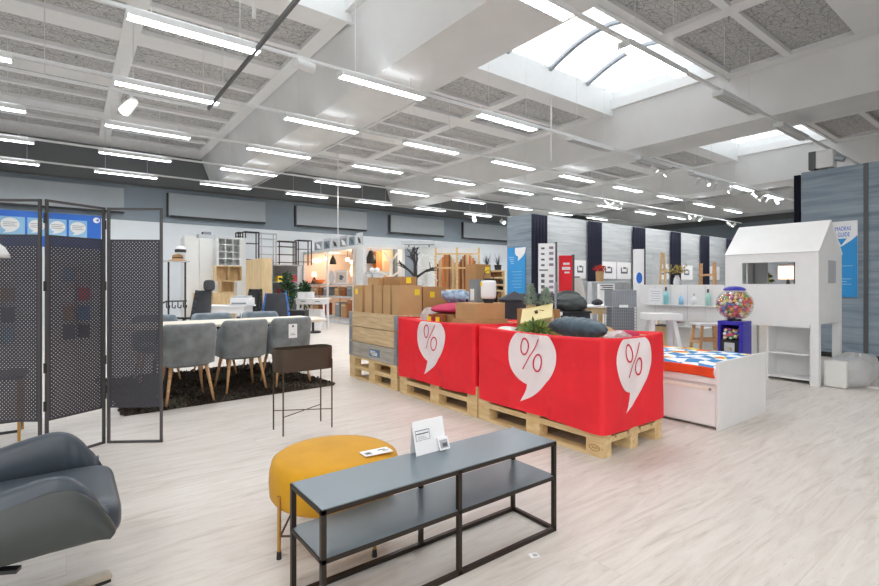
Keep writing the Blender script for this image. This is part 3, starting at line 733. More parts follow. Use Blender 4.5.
def make_chair(mat, label):
    t = thing('dining_chair', label, 'chair', group='velvet tub chairs at the dining table')
    # local: front +Y, back -Y
    sw, sd = .278, .255
    def hull(th):                                   # plan of the tub
        a = PI * 1.5 + th
        return sw * math.copysign(abs(math.cos(a)) ** .62, math.cos(a)), sd * math.copysign(abs(math.sin(a)) ** .62, math.sin(a))
    def fn(u, v):
        th = (u - .5) * 2 * R(118); x, y = hull(th); k = abs(u - .5) * 2
        top = .83 if k < .42 else .83 - .21 * (lambda q: q * q * (3 - 2 * q))(min(1, (k - .42) / .42))
        bot = .405 + .01 * k
        r = .028; hh = top - bot
        # closed section: outside up, round over, inside down
        if v < .42: z = bot + (hh - r) * (v / .42); off = 0
        elif v < .58: q = (v - .42) / .16 * PI; z = top - r + r * math.sin(q); off = r - r * math.cos(q)
        else: z = top - r - (hh - r) * ((v - .58) / .42); off = 2 * r
        f = (z - .40) / .46; flare = .955 + .075 * min(1, f * 1.3)
        nx, ny = x / sw, y / sd; l = math.hypot(nx, ny) or 1
        return ((x - nx / l * off) * flare, (y - ny / l * off) * (flare + .03 * f), z)
    s = MB(); s.grid(fn, 40, 26, cv=False)
    for u in (0, 1): s.add([fn(u, j / 26) for j in range(27)], [tuple(range(27))])
    s.build('backrest', mat, t, smooth=True)
    c = MB(); c.grid(cushion(-.225, .225, -.215, .27, .37, .485, .45), 32, 16, cu=True); c.build('seat', mat, t, smooth=True)
    ap = MB(); ap.lathe([(.001, .375), (.2, .38), (.225, .40), (.22, .42), (.001, .42)], 28); ap.build('underframe', mat, t, smooth=True)
    for sx in (-1, 1):
        for sy in (-1, 1):
            MB().cyl((sx * .165, sy * .15, .40), (sx * .225, sy * .225 - .005, 0.0), .021, .011, 10).build('leg', m_oakleg, t, smooth=True)
    return t
ch = make_chair(m_velvet, 'grey velvet tub chair with oak legs, nearest the folding screen, back to the viewer')
ch.location = (1.01, 5.78, .012); ch.rotation_euler = (0, 0, R(2))
dup(ch, (1.63, 6.01, .012), R(3), 'grey velvet tub chair in the middle of the row backed towards the viewer')
c3 = dup(ch, (2.19, 6.07, .012), R(6), 'grey velvet tub chair with a white price tag on its back')
tg = MB(); tg.box(-.055, -.003, -.085, .055, 0, .085); tg = tg.build('price_tag', m_paper, c3, loc=(-.035, -.270, .67), label='white price tag')
q = MB(); q.box(-.012, -.004, .045, .012, -.003, .07); q.box(-.03, -.004, -.05, .03, -.003, -.044); q.box(-.03, -.004, -.03, .02, -.003, -.026); q.build('print', m_print, tg)
rc = make_chair(m_velvet2, 'pale blue-grey patterned tub chair across the table, in the middle of the far side')
rc.location = (1.63, 7.24, .012); rc.rotation_euler = (0, 0, PI)
dup(rc, (.93, 7.20, .012), R(182), 'blue-grey tub chair across the table, half hidden beside the folding screen')
dup(rc, (2.28, 7.22, .012), R(178), 'blue-grey tub chair across the table in front of the blue-edged gaming chair')
t = thing('dining_table', 'long pale oak dining table between the two rows of tub chairs', 'table', (1.62, 6.60, .012), R(3))
B(-1.2, -.44, .735, 1.2, .44, .765).build('table_top', m_tabletop, t, bevel=.006)
for sx in (-1, 1):
    for sy in (-1, 1): MB().bar((sx * .70, sy * .30, .735), (sx * .76, sy * .34, 0), .035, .035).build('leg', m_black, t)
MB().box(-.8, -.3, .70, .8, .3, .735).build('apron', m_black, t)

# ================================================================ PALLETS, CRATE, RED BINS
def make_pallet(L=1.2):
    """long side along Y, .8 along X, origin at the corner"""
    t = thing('pallet', 'x', 'pallet', group='stacked pine pallets')
    W = .8
    d = MB()
    for k in range(5):
        x = k * (W - .14) / 4; d.box(x, 0, .122, x + .14, L, .144)
    d.build('deck', m_pine, t)
    for y in (0, L / 2 - .0725, L - .145):
        MB().box(0, y, .1, W, y + .145, .122).build('stringer', m_pine, t)
        for x in (0, W / 2 - .05, W - .1): MB().box(x, y, .022, x + .1, y + .145, .1).build('block', m_pine, t)
    for x in (0, W / 2 - .05, W - .1): MB().box(x, 0, 0, x + .1, L, .022).build('skid', m_pine, t)
    return t
X0 = 3.05
pal = make_pallet(1.2); pal.location = (X0 + .02, 4.84, 0); pal['label'] = 'lower pine pallet under the open wooden crate'
dup(pal, (X0 + .02, 4.85, .144), label='upper pine pallet directly under the open wooden crate')
LB = 1.33; YA, YBn = 3.425, 2.075
pr2 = make_pallet(LB)
pr2.location = (X0, YA, 0); pr2['label'] = 'lower pine pallet under the red bin next to the crate'
dup(pr2, (X0, YA, .144), label='upper pine pallet under the red bin next to the crate')
bp = dup(pr2, (X0, YBn, 0), label='lower pine pallet with a stamped block under the nearest red bin')
dup(pr2, (X0, YBn, .144), label='upper pine pallet under the nearest red bin')
st = MB()
for i in range(20):                                     # oval burnt stamp on the corner block of the long side
    a, b = 2 * PI * i / 20, 2 * PI * (i + 1) / 20
    st.bar((-.0012, .0725 + .045 * math.cos(a), .062 + .022 * math.sin(a)), (-.0012, .0725 + .045 * math.cos(b), .062 + .022 * math.sin(b)), .0016, .0035)
for k in range(4): st.bar((-.0012, .047 + k * .014, .055), (-.0012, .051 + k * .014, .07), .0016, .004)
st.build('stamp', m_copper, bp)
# crate of three hinged collars
t = thing('wooden_crate', 'open grey-brown wooden crate of three plank collars on stacked pallets', 'crate', (X0 + .02, 4.84, .2885))
for k in range(3):
    c = MB(); z0, z1 = k * .2 + .003, k * .2 + .195
    c.box(0, 0, z0, .02, 1.2, z1); c.box(.78, 0, z0, .8, 1.2, z1); c.box(.02, 0, z0, .78, .02, z1); c.box(.02, 1.18, z0, .78, 1.2, z1)
    c.build('collar', [m_pineg, m_pined, m_pined][k], t, bevel=.003)
for (x, y) in ((0, 0), (0, 1.2), (.8, 0), (.8, 1.2)):
    g = MB()
    for k in range(3):
        z0, z1 = k * .2 + .012, k * .2 + .188
        sx = -1 if x == 0 else 1; sy = -1 if y == 0 else 1
        g.box(min(x, x + sx * .004), min(y, y - sy * .07), z0, max(x, x + sx * .004), max(y, y - sy * .07), z1)
        g.box(min(x, x - sx * .07), min(y, y + sy * .004), z0, max(x, x - sx * .07), max(y, y + sy * .004), z1)
        g.cyl((x + sx * .004, y + sy * .004, z0 - .008), (x + sx * .004, y + sy * .004, z1 + .008), .007, n=8)
    g.build('corner_hinge', m_galv, t)
pz = onX(374, 352, X0)
sg = B(-.006, -.13, -.05, 0, .13, .05).build('sign_plate', m_galv, t, loc=(-.001, .53, .095), label='small blue and white sign plate')
q = MB(); q.box(-.008, -.115, -.042, -.006, .115, .042); q.build('blue_field', M('steel_blue_sign', (84, 124, 156), .5), sg)
q = MB(); q.box(-.0095, -.075, -.03, -.008, .06, .012); q.box(-.0095, -.03, -.012, -.008, .09, .028); q.build('emblem', m_paper, sg)

def cover_fn(Lx, Ly, z0, z1, seed, tilt=0.):
    """cloth hanging round a box: perimeter length s -> point; sags between the corners, gathers at the hem"""
    r = .014
    per = []
    seg = [((0, Ly - r), (0, r)), ((r, 0), (Lx - r, 0)), ((Lx, r), (Lx, Ly - r)), ((Lx - r, Ly), (r, Ly))]
    cen = [(r, r), (Lx - r, r), (Lx - r, Ly - r), (r, Ly - r)]
    a0 = [180, 270, 0, 90]
    for k in range(4):
        (xa, ya), (xb, yb) = seg[k]; n = 60 if k % 2 == 0 else 36
        nx, ny = [(-1, 0), (0, -1), (1, 0), (0, 1)][k]
        for i in range(n): f = i / n; per.append((xa + (xb - xa) * f, ya + (yb - ya) * f, nx, ny, f, k))
        for i in range(8):
            a = R(a0[k] + 90 * i / 8); per.append((cen[k][0] + r * math.cos(a), cen[k][1] + r * math.sin(a), math.cos(a), math.sin(a), 0, -1))
    def pt(q, v, off=0.):
        x, y, nx, ny, f, k = q
        s = V((x * 3 + seed, y * 3, v * 1.6)); wv = .018 * noise.noise(s) + .016 * noise.noise(s * 2.7) + .012 * abs(noise.noise(V((x * 4.5 + v, y * 4.5 + v, seed + v * .8)))) * (1.3 - v)
        edge = 4 * f * (1 - f) if k >= 0 else 0
        wv += (.010 * noise.noise(V((x * 9, y * 9, seed))) * (1 - v) ** 2)
        wv *= .35 + .65 * edge
        zq = z0 - tilt * (1 - y / Ly); z = zq + (z1 - zq) * v - .018 * edge * v + .022 * noise.noise(V((x * 2.5, y * 2.5, seed + 3))) * (1 - v)
        o = .024 + wv + off + .004 * (1 - v)
        return (x + nx * o, y + ny * o, z)
    return per, pt
def make_bin(name_label, Y0, Ly, seed, z0, z1, front_y, side_x):
    Lx = .8
    t = thing('sale_bin', name_label, 'display bin', (X0, Y0, .2885))
    zz0, zz1 = z0 - .2885, z1 - .2885
    bx = MB()
    for (x0, y0, x1, y1) in ((0.005, .005, .025, Ly - .005), (Lx - .025, .005, Lx - .005, Ly - .005), (.025, .005, Lx - .025, .025), (.025, Ly - .025, Lx - .025, Ly - .005)): bx.box(x0, y0, 0, x1, y1, zz1 - .03)
    bx.box(.025, .025, zz1 - .24, Lx - .025, Ly - .025, zz1 - .22)
    bx.build('box', m_pined, t)
    per, pt = cover_fn(Lx, Ly, zz0, zz1, seed, .038 if side_x else 0.); n = len(per); nv = 26
    m = MB(); vs = []
    for j in range(nv + 1): vs += [pt(q, j / nv) for q in per]
    for (o, dz) in ((-.035, .003), (-.05, -.10), (-.055, -.2)):      # folded over the rim and down inside
        vs += [tuple(V(pt(q, 1, o)) + V((0, 0, dz))) for q in per]
    rr = nv + 3
    m.add(vs, [(j * n + i, j * n + (i + 1) % n, (j + 1) * n + (i + 1) % n, (j + 1) * n + i) for j in range(rr) for i in range(n)])
    cv = m.build('cover', m_red, t, smooth=True)
    # printed bubble with per cent sign, lying on the cloth
    def dec(face, cx, cz, w, h):
        def onface(a, b, off):                   # a: metres to the viewer's right, b: up, from the bubble centre
            if face == 'front': yy = min(max(cx - a, .02), Ly - .02); q = (0, yy, -1, 0, min(max((Ly - .014 - yy) / (Ly - .028), 0), 1), 0)
            else: xx = min(max(cx + a, .02), Lx - .02); q = (xx, 0, 0, -1, min(max((xx - .014) / (Lx - .028), 0), 1), 1)
            v = (cz + b - zz0) / (zz1 - zz0)
            return pt(q, min(v, 1.0), off)
        e = MB(); nr, na = 12, 56
        top = zz1 - cz - .004
        def oval(rk, a): return rk * w / 2 * math.cos(a), min(rk * h / 2 * math.sin(a), top)
        e.grid(lambda u, v: onface(*oval(max(v, .001), 2 * PI * u), .0035), na, nr, cu=True)
        def tail(u, v):                          # comma tail: two curves meeting at the tip, lower left
            ax = w * (.38 * (1 - u) - .22 * u) + .05 * w * math.sin(PI * u); ay = h * (-.30 * (1 - u) - .80 * u) - .045 * h * math.sin(PI * u)
            bx_ = w * (-.10 * (1 - u) - .22 * u) + .045 * w * math.sin(PI * u); by = h * (-.42 * (1 - u) - .80 * u)
            return onface(ax + (bx_ - ax) * v, ay + (by - ay) * v, .0032)
        e.grid(tail, 16, 8)
        bub = e.build('bubble', m_bubble, cv, smooth=True)
        p = MB()
        def ring(cx2, cy2, rw, rh, th=.007):
            p.grid(lambda u, v: onface(cx2 + (rw + th * (v * 2 - 1)) * math.cos(2 * PI * u), cy2 + (rh + th * (v * 2 - 1)) * math.sin(2 * PI * u), .007), 32, 1, cu=True)
        k = h / .44
        ring(-.068 * k, .065 * k, .038 * k, .060 * k); ring(.068 * k, -.040 * k, .038 * k, .060 * k)
        def slash(u, v): a = -.075 * k + .15 * k * u + (v - .5) * .013; return onface(a, -.105 * k + .24 * k * u, .007)
        p.grid(slash, 16, 1)
        p.build('per_cent_sign', m_redg, bub)
    if front_y: dec('front', *front_y)
    if side_x: dec('side', *side_x)
    return t
ZR0, ZR1 = .205, .86
def fy_(u, Y0): return onX(u, 350, X0).y - Y0
def sx_(u, Y0): return onY(u, 370, Y0).x - X0
YA += .04; YBn += .01; LC = 1.28
make_bin('red cloth-covered sale bin between the wooden crate and the nearest bin', YA, LC, 1.7, ZR0, .875, (fy_(432.5, YA), .875 - .2885 - .185, fy_(418.5, YA) - fy_(447, YA), .50), None)
make_bin('red cloth-covered sale bin nearest the viewer, with two percent bubbles', YBn, LC, 5.2, ZR0, ZR1, (fy_(533, YBn), ZR1 - .2885 - .185, fy_(509.5, YBn) - fy_(557, YBn), .49), (sx_(630.5, YBn), ZR1 - .2885 - .175, sx_(648, YBn) - sx_(613, YBn), .45))
# ================================================================ CARTONS IN AND ON THE CRATE
def carton(x0, y0, z0, x1, y1, z1, label, mat=None, rz=0, tape=True, sticker=None, grp='cardboard boxes of the crate'):
    cx, cy = (x0 + x1) / 2, (y0 + y1) / 2
    t = thing('cardboard_box', label, 'cardboard box', (cx, cy, z0), rz, grp)
    w, d, h = x1 - x0, y1 - y0, z1 - z0
    B(-w / 2, -d / 2, 0, w / 2, d / 2, h - .002).build('body', mat or m_card, t, bevel=.004)
    fl = MB(); fl.box(-w / 2, -d / 2, h - .003, -.003, d / 2, h); fl.box(.003, -d / 2, h - .003, w / 2, d / 2, h); fl.build('flap', mat or m_card, t)
    if tape: MB().box(-.025, -d / 2 - .0006, h - .0, .025, d / 2 + .0006, h + .0006).build('tape', m_cardd, t)
    if sticker:
        s, a, b, r = sticker; q = MB()
        if s == 'x': q.box(-w / 2 - .002, a - r, b - r, -w / 2, a + r, b + r)
        else: q.box(a - r, -d / 2 - .002, b - r, a + r, -d / 2, b + r)
        q.build('sticker', m_yellow, t, label='yellow sticker')
    return t
CX0 = X0 + .05
us = [(353.5, 362), (364.5, 371.5), (373.5, 381.5), (383, 390), (392, 400)]
nm = ['first from left, with yellow sticker', 'second from the left', 'third from the left', 'fourth from the left', 'fifth, at the corner, with yellow sticker']
for i, (a, b) in enumerate(us):
    ya, yb = onX(b, 300, CX0).y, onX(a, 300, CX0).y
    ya = max(ya, 4.87); yb = min(yb, 6.0)
    carton(CX0, ya, .29, CX0 + .34, yb, 1.235, 'tall narrow cardboard box in the crate front row, ' + nm[i], m_card, 0, False, ('x', 0.03, .86, .035) if i == 0 else ('y', .10, .86, .035) if i == 4 else None)
carton(CX0 + .36, 4.87, .29, CX0 + .715, 5.25, 1.215, 'broad cardboard box with yellow sticker at the right end of the crate', m_cardd, 0, True, ('y', -.04, .83, .035))
carton(CX0 + .38, 5.30, .29, CX0 + .70, 5.95, 1.12, 'wide cardboard box at the back of the crate behind the tall row', m_cardd)
carton(CX0 + .10, 4.98, 1.236, CX0 + .34, 5.38, 1.34, 'flat cardboard box with yellow stickers lying on top of the tall row', m_cardd, 0, True, ('y', 0, .06, .035))
carton(CX0 + .04, 5.40, 1.236, CX0 + .30, 5.68, 1.335, 'small cardboard box lying on the tall row beside the flat one', m_card)
# ================================================================ GOODS IN THE RED BIN NEXT TO THE CRATE (floor of the bin at .635)
ZA = .656; ZBn = .641
def pillow(name, label, cat, c, dim, rz=0, tilt=(0, 0), mat=None, grp=None, pw=.55, kink=.0):
    fn = cushion(-dim[0] / 2, dim[0] / 2, -dim[1] / 2, dim[1] / 2, -dim[2] / 2, dim[2] / 2, pw)
    def f2(u, v):
        p = V(fn(u, v)); k = max(abs(p.x) / (dim[0] / 2), abs(p.y) / (dim[1] / 2)); p.z *= (1.15 - .75 * k ** 3)
        p += noise.noise_vector(p * 9 + V(c)) * kink * .5 + noise.noise_vector(p * 22 + V(c)) * kink * .25; return p
    m = MB(); m.X = Matrix.Rotation(tilt[0], 4, 'X') @ Matrix.Rotation(tilt[1], 4, 'Y'); m.grid(f2, 48, 24, cu=True)
    o = m.build(name, mat, loc=c, rz=rz, smooth=True); return tag(o, label, cat, grp)
carton(3.20, 3.98, ZA, 3.72, 4.33, .93, 'cardboard carton half buried in the red bin beside the crate', m_cardd, 0, True, None, 'goods in the red bin by the crate')
pillow('plastic_bag', 'crumpled clear plastic wrapped pack at the left end of the bin by crate', 'plastic pack', (3.31, 4.49, .835), (.24, .26, .30), .3, (0, .5), m_plastic, None, .6, .05)
pillow('cushion', 'magenta red cushion leaning in the red bin beside the crate', 'cushion', (3.38, 4.18, .99), (.42, .44, .09), .1, (.0, -.1), m_magenta, 'goods in the red bin by the crate')
pillow('cushion', 'white cushion behind the magenta one in the bin by the crate', 'cushion', (3.58, 4.52, .78), (.24, .30, .14), .1, (.1, -.1), m_white_e, 'goods in the red bin by the crate')
pillow('blanket', 'pale blue and navy folded blanket heaped at the back of the bin by the crate', 'blanket', (3.52, 4.26, 1.10), (.24, .42, .13), .3, (.1, 0), M('pale_blue_cloth', (150, 168, 190), .85, var=.35, vs=16.), None, .6, .05)
for i, (x, y, l) in enumerate(((3.12, 4.21, 'left of the pair in the red bin'), (3.14, 4.09, 'right of the pair in the red bin'))):
    t = thing('candle_jar', 'dark red jar with yellow price sticker, ' + l, 'jar', (x, y, ZA), 0, 'jars in the red bin')
    MB().lathe([(.001, 0), (.048, 0), (.05, .01), (.05, .23), (.042, .24), (.001, .24)], 20).build('glass', m_magenta if i == 0 else m_copper, t)
    MB().lathe([(.044, .24), (.05, .242), (.05, .275), (.001, .278)], 20).build('lid', m_copper, t)
    MB().box(-.055, -.03, .19, -.047, .03, .25).build('sticker', m_yellow, t)
cb = carton(3.17, 3.57, ZA, 3.60, 3.95, .893, 'broad cardboard box at right end of the bin by the crate', m_card, 0, True, None, 'goods in the red bin by the crate')
zb = .93
cb2 = carton(3.20, 3.59, .894, 3.58, 3.93, 1.058, 'flat cardboard box on top, carrying the white lantern', m_card, 0, True, None, 'goods in the red bin by the crate')
# white lantern on the box
lp = onX(488.5, 302, 3.40)
t = thing('lantern', 'white rounded table lamp with black base on the flat cardboard box', 'table lamp', (3.40, lp.y, 1.059))
MB().lathe([(.001, 0), (.05, 0), (.052, .03), (.04, .04), (.001, .04)], 24).build('base', m_black, t)
MB().lathe([(.04, .04), (.07, .045), (.078, .07), (.078, .20), (.072, .225), (.001, .23)], 28).build('shade', m_paper, t, smooth=True)
MB().lathe([(.001, .228), (.045, .228), (.045, .246), (.001, .25)], 20).build('cap', m_black, t)
hp_ = MB(); hp_.tube([V((.07 * math.cos(PI * k / 12), 0, .23 + .10 * math.sin(PI * k / 12))) for k in range(13)], .003, 6); hp_.build('handle', m_black, t)
MB().box(-.082, .01, .17, -.074, .035, .21).build('sticker', m_yellow, t)
lp2 = onX(476, 303, 3.42)
t = thing('gift_box', 'grey boxed article with white window beside the white lamp', 'box', (3.42, lp2.y, 1.059), 0)
B(-.05, -.055, 0, .05, .055, .24).build('body', m_midgrey, t); q = MB(); q.box(-.054, -.028, .02, -.05, .03, .14); q.build('window', m_paper, t)
MB().lathe([(.001, 0), (.012, 0), (.014, .03), (.001, .04)], 12).build('knob', m_black, t, loc=(-.062, .075, 0))
# ================================================================ GOODS IN THE NEAREST RED BIN
def heap(fn_pts): pass
pillow('cushion', 'white cushion at the left end of the nearest red bin', 'cushion', (3.22, 3.19, .77), (.2, .24, .16), .1, (.0, .1), m_white_e, 'goods in the nearest red bin')
pillow('plastic_bag', 'clear wrapped white pack peaking at left rear of the nearest bin', 'plastic pack', (3.74, 3.30, .78), (.1, .1, .2), .5, (.5, .2), m_plastic, None, .6, .04)
# tilted wicker lantern house
p = atd(538, 318, 4.5)
t = thing('wooden_box', 'pale bamboo lidded box tipped on its side among the bin goods', 'box', (p.x, p.y, p.z + .005), R(38))
X = Matrix.Rotation(R(-27), 4, 'Y') @ Matrix.Rotation(R(-14), 4, 'X')
m = MB(); m.X = X; m.box(-.11, -.13, -.06, .11, .13, .03); m.build('body', m_oak, t, bevel=.006)
m = MB(); m.X = X; m.box(-.125, -.145, .032, .125, .145, .05); m.build('lid', M('bamboo_lid', (226, 210, 156), .5), t, bevel=.004)
m = MB(); m.X = X; m.lathe([(.001, .05), (.015, .05), (.017, .07), (.001, .075)], 12); m.build('knob', m_brown, t)
carton(p.x - .12, p.y - .20, ZBn, p.x + .06, p.y + .05, p.z - .13, 'carton underneath the tipped bamboo box', m_cardd, 0, True, None, 'goods in the nearest red bin')
def mini_tree(u, v0, v1, d, label, w=.066):
    b = atd(u, v1, d); a = atd(u, v0, d); h = a.z - b.z
    t = thing('mini_fir_tree', label, 'artificial tree', (b.x, b.y, b.z), 0, 'frosted miniature fir trees')
    MB().lathe([(.001, 0), (.05, 0), (.045, .04), (.001, .045)], 14).build('pot', m_oak, t)
    MB().cyl((0, 0, .03), (0, 0, h), .007, .003, 8).build('trunk', m_bark, t)
    g = MB()
    for i in range(1600):
        z = .05 + (h - .05) * rnd.random() ** 1.1; r = w * (1 - (z - .05) / (h - .045)) * rnd.uniform(.3, 1.05) + .004; a = rnd.uniform(0, 2 * PI)
        c = V((r * math.cos(a), r * math.sin(a), z)); dv = V((math.cos(a), math.sin(a), rnd.uniform(-.5, .3))) * .03; s = V((-math.sin(a), math.cos(a), 0)) * .006
        g.add([c - s, c + s, c + dv], [(0, 1, 2)], 0 if rnd.random() < .7 else 1)
    g.build('needles', [m_frost, m_lightgrey], t); return t
b1 = atd(538, 309, 4.66); carton(b1.x - .11, b1.y - .16, ZBn, b1.x + .13, b1.y + .17, b1.z, 'carton under the two frosted fir trees', m_cardd, 0, True, None, 'goods in the nearest red bin')
mini_tree(531, 284, 309, 4.68, 'frosted miniature fir tree standing in the bin, left of the pair')
mini_tree(546, 287, 309, 4.62, 'frosted miniature fir tree standing in the bin, right of the pair')
def leafy(t, n, c, rx, ry, rz, l, w, mats, name='leaves', up=.4):
    g = MB()
    for i in range(n):
        d = V((rnd.gauss(0, 1), rnd.gauss(0, 1), rnd.gauss(0, 1) + up)).normalized(); k = rnd.random() ** .5
        p = V((c[0] + d.x * rx * k, c[1] + d.y * ry * k, c[2] + d.z * rz * k)); q = p + (d + V((0, 0, rnd.uniform(-.6, .2)))).normalized() * l * rnd.uniform(.7, 1.2)
        s = d.cross(V((rnd.gauss(0, 1), rnd.gauss(0, 1), .3))).normalized() * w; mid = (p + q) / 2 + V((0, 0, w))
        g.add([p, mid + s, q, mid - s], [(0, 1, 2, 3)], rnd.randrange(len(mats)))
    return g.build(name, mats, t)
t = thing('artificial_plant', 'tuft of bright green artificial leaves beside the dark bolster', 'plant', (3.30, 2.93, ZBn))
MB().lathe([(.001, 0), (.06, 0), (.07, .1), (.001, .1)], 16).build('pot', m_copper, t)
leafy(t, 260, (0, 0, .18), .10, .16, .07, .07, .012, [M('fresh_leaf', (110, 150, 84), .6), M('lime_leaf', (178, 190, 96), .6), M('mid_leaf', (88, 124, 70), .6)])
# dark satin bolster
a, b = atd(556, 326, 4.35), atd(604, 330, 3.75)
def bol(u, v):
    x = u * 2 - 1; r = .082 * (1 - abs(x) ** 3.2 * .75) * (1 + .10 * noise.noise(V((x * 4, 0, 2)))); a_ = 2 * PI * v
    w = .010 * noise.noise(V((x * 10, math.cos(a_) * 2, math.sin(a_) * 2)))
    return (x * .295, (r + w) * 1.05 * math.cos(a_), (r + w) * math.sin(a_))
m = MB(); m.grid(bol, 48, 28, cv=True)
for u in (0, 1): m.add([bol(u, j / 28) for j in range(28)], [tuple(range(28))])
o = m.build('bolster', m_slate, loc=(3.27, 2.47, .90), rz=R(-96), smooth=True)
tag(o, 'dark slate blue satin bolster lying along the rim of the nearest red bin', 'bolster')
pillow('cushion', 'white cushion lying under the dark bolster', 'cushion', (3.38, 2.54, .735), (.36, .36, .15), .1, (0, 0), m_white_e, 'goods in the nearest red bin')
pillow('cushion', 'beige cushion beyond the right end of the dark bolster', 'cushion', (3.66, 2.50, .79), (.22, .26, .18), .5, (.3, .2), m_card, 'goods in the nearest red bin')
pillow('cushion', 'crimson and white cushion at the right end of the nearest bin', 'cushion', (3.66, 2.25, .78), (.22, .2, .16), .2, (.3, .1), m_magenta, 'goods in the nearest red bin')
pillow('plastic_bag', 'clear plastic wrapped pack bulging over the right rim of the nearest bin', 'plastic pack', (3.54, 2.25, .80), (.28, .17, .13), -.2, (.1, .2), m_plastic, None, .6, .04)
# ================================================================ WHITE CHILD BED
BX0, BX1, BY0, BY1 = 4.40, 5.42, 1.87, 3.92
t = thing('storage_bed', 'white low child bed with under-bed drawer beside the nearest red bin', 'bed', (BX0, BY0, 0))
W, Ln = BX1 - BX0, BY1 - BY0
B(0, 0, 0, W, .022, .585).build('footboard', m_white, t, bevel=.002); B(0, Ln - .022, 0, W, Ln, .62).build('headboard', m_white, t, bevel=.002)
B(.0, .022, .39, .022, Ln - .022, .475).build('side_rail', m_white, t, bevel=.002); B(W - .022, .022, 0, W, Ln - .022, .46).build('side_rail', m_white, t, bevel=.002); B(.022, .022, .36, W - .022, Ln - .022, .385).build('slatted_base', m_white, t)
d = B(.006, .026, .035, .028, Ln - .026, .335).build('drawer', m_white, t, bevel=.002)
B(.03, .026, .02, .6, Ln - .026, .3).build('drawer_box', m_white, t)
MB().box(.0, .026, .335, .03, Ln - .026, .362).build('rail_lip', M('cream_edge', (240, 234, 220), .5), t)
MB().cyl((.004, .07, .345), (-.006, .07, .345), .012, n=12).build('lock', m_galv, d)
def mattress_mat():
    m, nt, b = base('children_print_cloth'); b.inputs['Roughness'].default_value = .85
    v = coords(nt); ck = N(nt, 'ShaderNodeTexChecker', Scale=7.); nz = N(nt, 'ShaderNodeTexNoise', Scale=5.); nt.links.new(v, nz.inputs['Vector'])
    ad = N(nt, 'ShaderNodeVectorMath', operation='MULTIPLY_ADD'); ad.inputs[1].default_value = (.16, .16, 0)
    nt.links.new(nz.outputs['Color'], ad.inputs[0]); nt.links.new(v, ad.inputs[2]); nt.links.new(ad.outputs[0], ck.inputs['Vector'])
    ck.inputs['Color1'].default_value = lin((240, 242, 246)); ck.inputs['Color2'].default_value = lin((64, 140, 200))
    n3 = N(nt, 'ShaderNodeTexNoise', Scale=3.6, Detail=1.); nt.links.new(v, n3.inputs['Vector'])
    f1 = ramp(nt, n3.outputs['Fac'], [(.60, (0, 0, 0, 1)), (.61, (1, 1, 1, 1))]); f2 = ramp(nt, n3.outputs['Fac'], [(.56, (0, 0, 0, 1)), (.57, (1, 1, 1, 1))])
    a = N(nt, 'ShaderNodeMix', data_type='RGBA'); nt.links.new(f2, a.inputs[0]); nt.links.new(ck.outputs['Color'], a.inputs[6]); a.inputs[7].default_value = lin((240, 220, 90))
    c = N(nt, 'ShaderNodeMix', data_type='RGBA'); nt.links.new(f1, c.inputs[0]); nt.links.new(a.outputs[2], c.inputs[6]); c.inputs[7].default_value = lin((232, 110, 60))
    nt.links.new(c.outputs[2], b.inputs['Base Color']); return m
m_kids = mattress_mat(); m_orange2 = M('orange_red_cloth', (232, 74, 28), .8, var=.1, vs=4., bump=.1, bs=30.)
B(.03, .03, .386, W - .03, Ln - .03, .48).build('mattress', m_white_e, t, bevel=.03, seg=3)
def quilt(u, v):
    y = .03 + (Ln - .06) * v; x = .005 + (W - .04) * u
    return (x, y, .545 + .012 * noise.noise(V((x * 5, y * 5, 1))) - .02 * max(0, 1 - u * 8) - .05 * max(0, 1 - u * 25))
m = MB(); m.grid(quilt, 40, 60); m.build('quilt_cover', m_kids, t, smooth=True, solid=.02)
def flap(u, v):
    y = .03 + (Ln - .06) * u; return (-.006 + .006 * math.sin(y * 9) - .004 * v, y + .012 * math.sin(v * 3 + y * 14), .53 - .085 * v + .008 * math.sin(y * 5))
m = MB(); m.grid(flap, 60, 6); m.build('orange_edge', m_orange2, t, smooth=True, solid=.012)
# ================================================================ PLAYHOUSE BED
HX0, HX1, HY0, HY1 = 7.26, 8.20, 1.94, 3.00
t = thing('playhouse', 'white child playhouse on stilts with pitched roof and windows', 'playhouse', (HX0, HY0, 0))
W, Ln = HX1 - HX0, HY1 - HY0; zf, ze, zr = .755, 1.645, 2.05; th = .018
def panel(outer, holes_, z):     # ring-filled panels from rectangles: outer rect minus hole rects, returned as boxes (a0,a1,z0,z1)
    out = []; a0, a1, z0, z1 = outer
    hs = sorted(holes_); cur = a0
    for (b0, b1, c0, c1) in hs:
        out.append((cur, b0, z0, z1)); out.append((b0, b1, z0, c0)); out.append((b0, b1, c1, z1)); cur = b1
    out.append((cur, a1, z0, z1)); return out
yL = onX(742, 270, HX0).y - HY0; yR = onX(795, 270, HX0).y - HY0
q = MB()
for (a0, a1, z0, z1) in panel((0, Ln, zf, ze), [(yR, yL, 1.25 + 0 - .0, 1.53)], 0): q.box(0, a0, z0, th, a1, z1)
q.build('front_panel', m_white, t)
q = MB()          # back panel with two windows matching what shows through
yb1, yb2 = onX(769, 270, HX1).y - HY0, onX(744, 270, HX1).y - HY0
bl0, bl1 = onX(752, 270, HX1).y - HY0, min(Ln - .03, onX(736, 270, HX1).y - HY0)
br0, br1 = max(.05, onX(798, 270, HX1).y - HY0), onX(768, 270, HX1).y - HY0
for (a0, a1, z0, z1) in panel((0, Ln, zf, ze), sorted([(br0, br1, 1.235, 1.56), (bl0, bl1, 1.235, 1.56)]), 0): q.box(W - th, a0, z0, W, a1, z1)
q.build('back_panel', m_white, t)
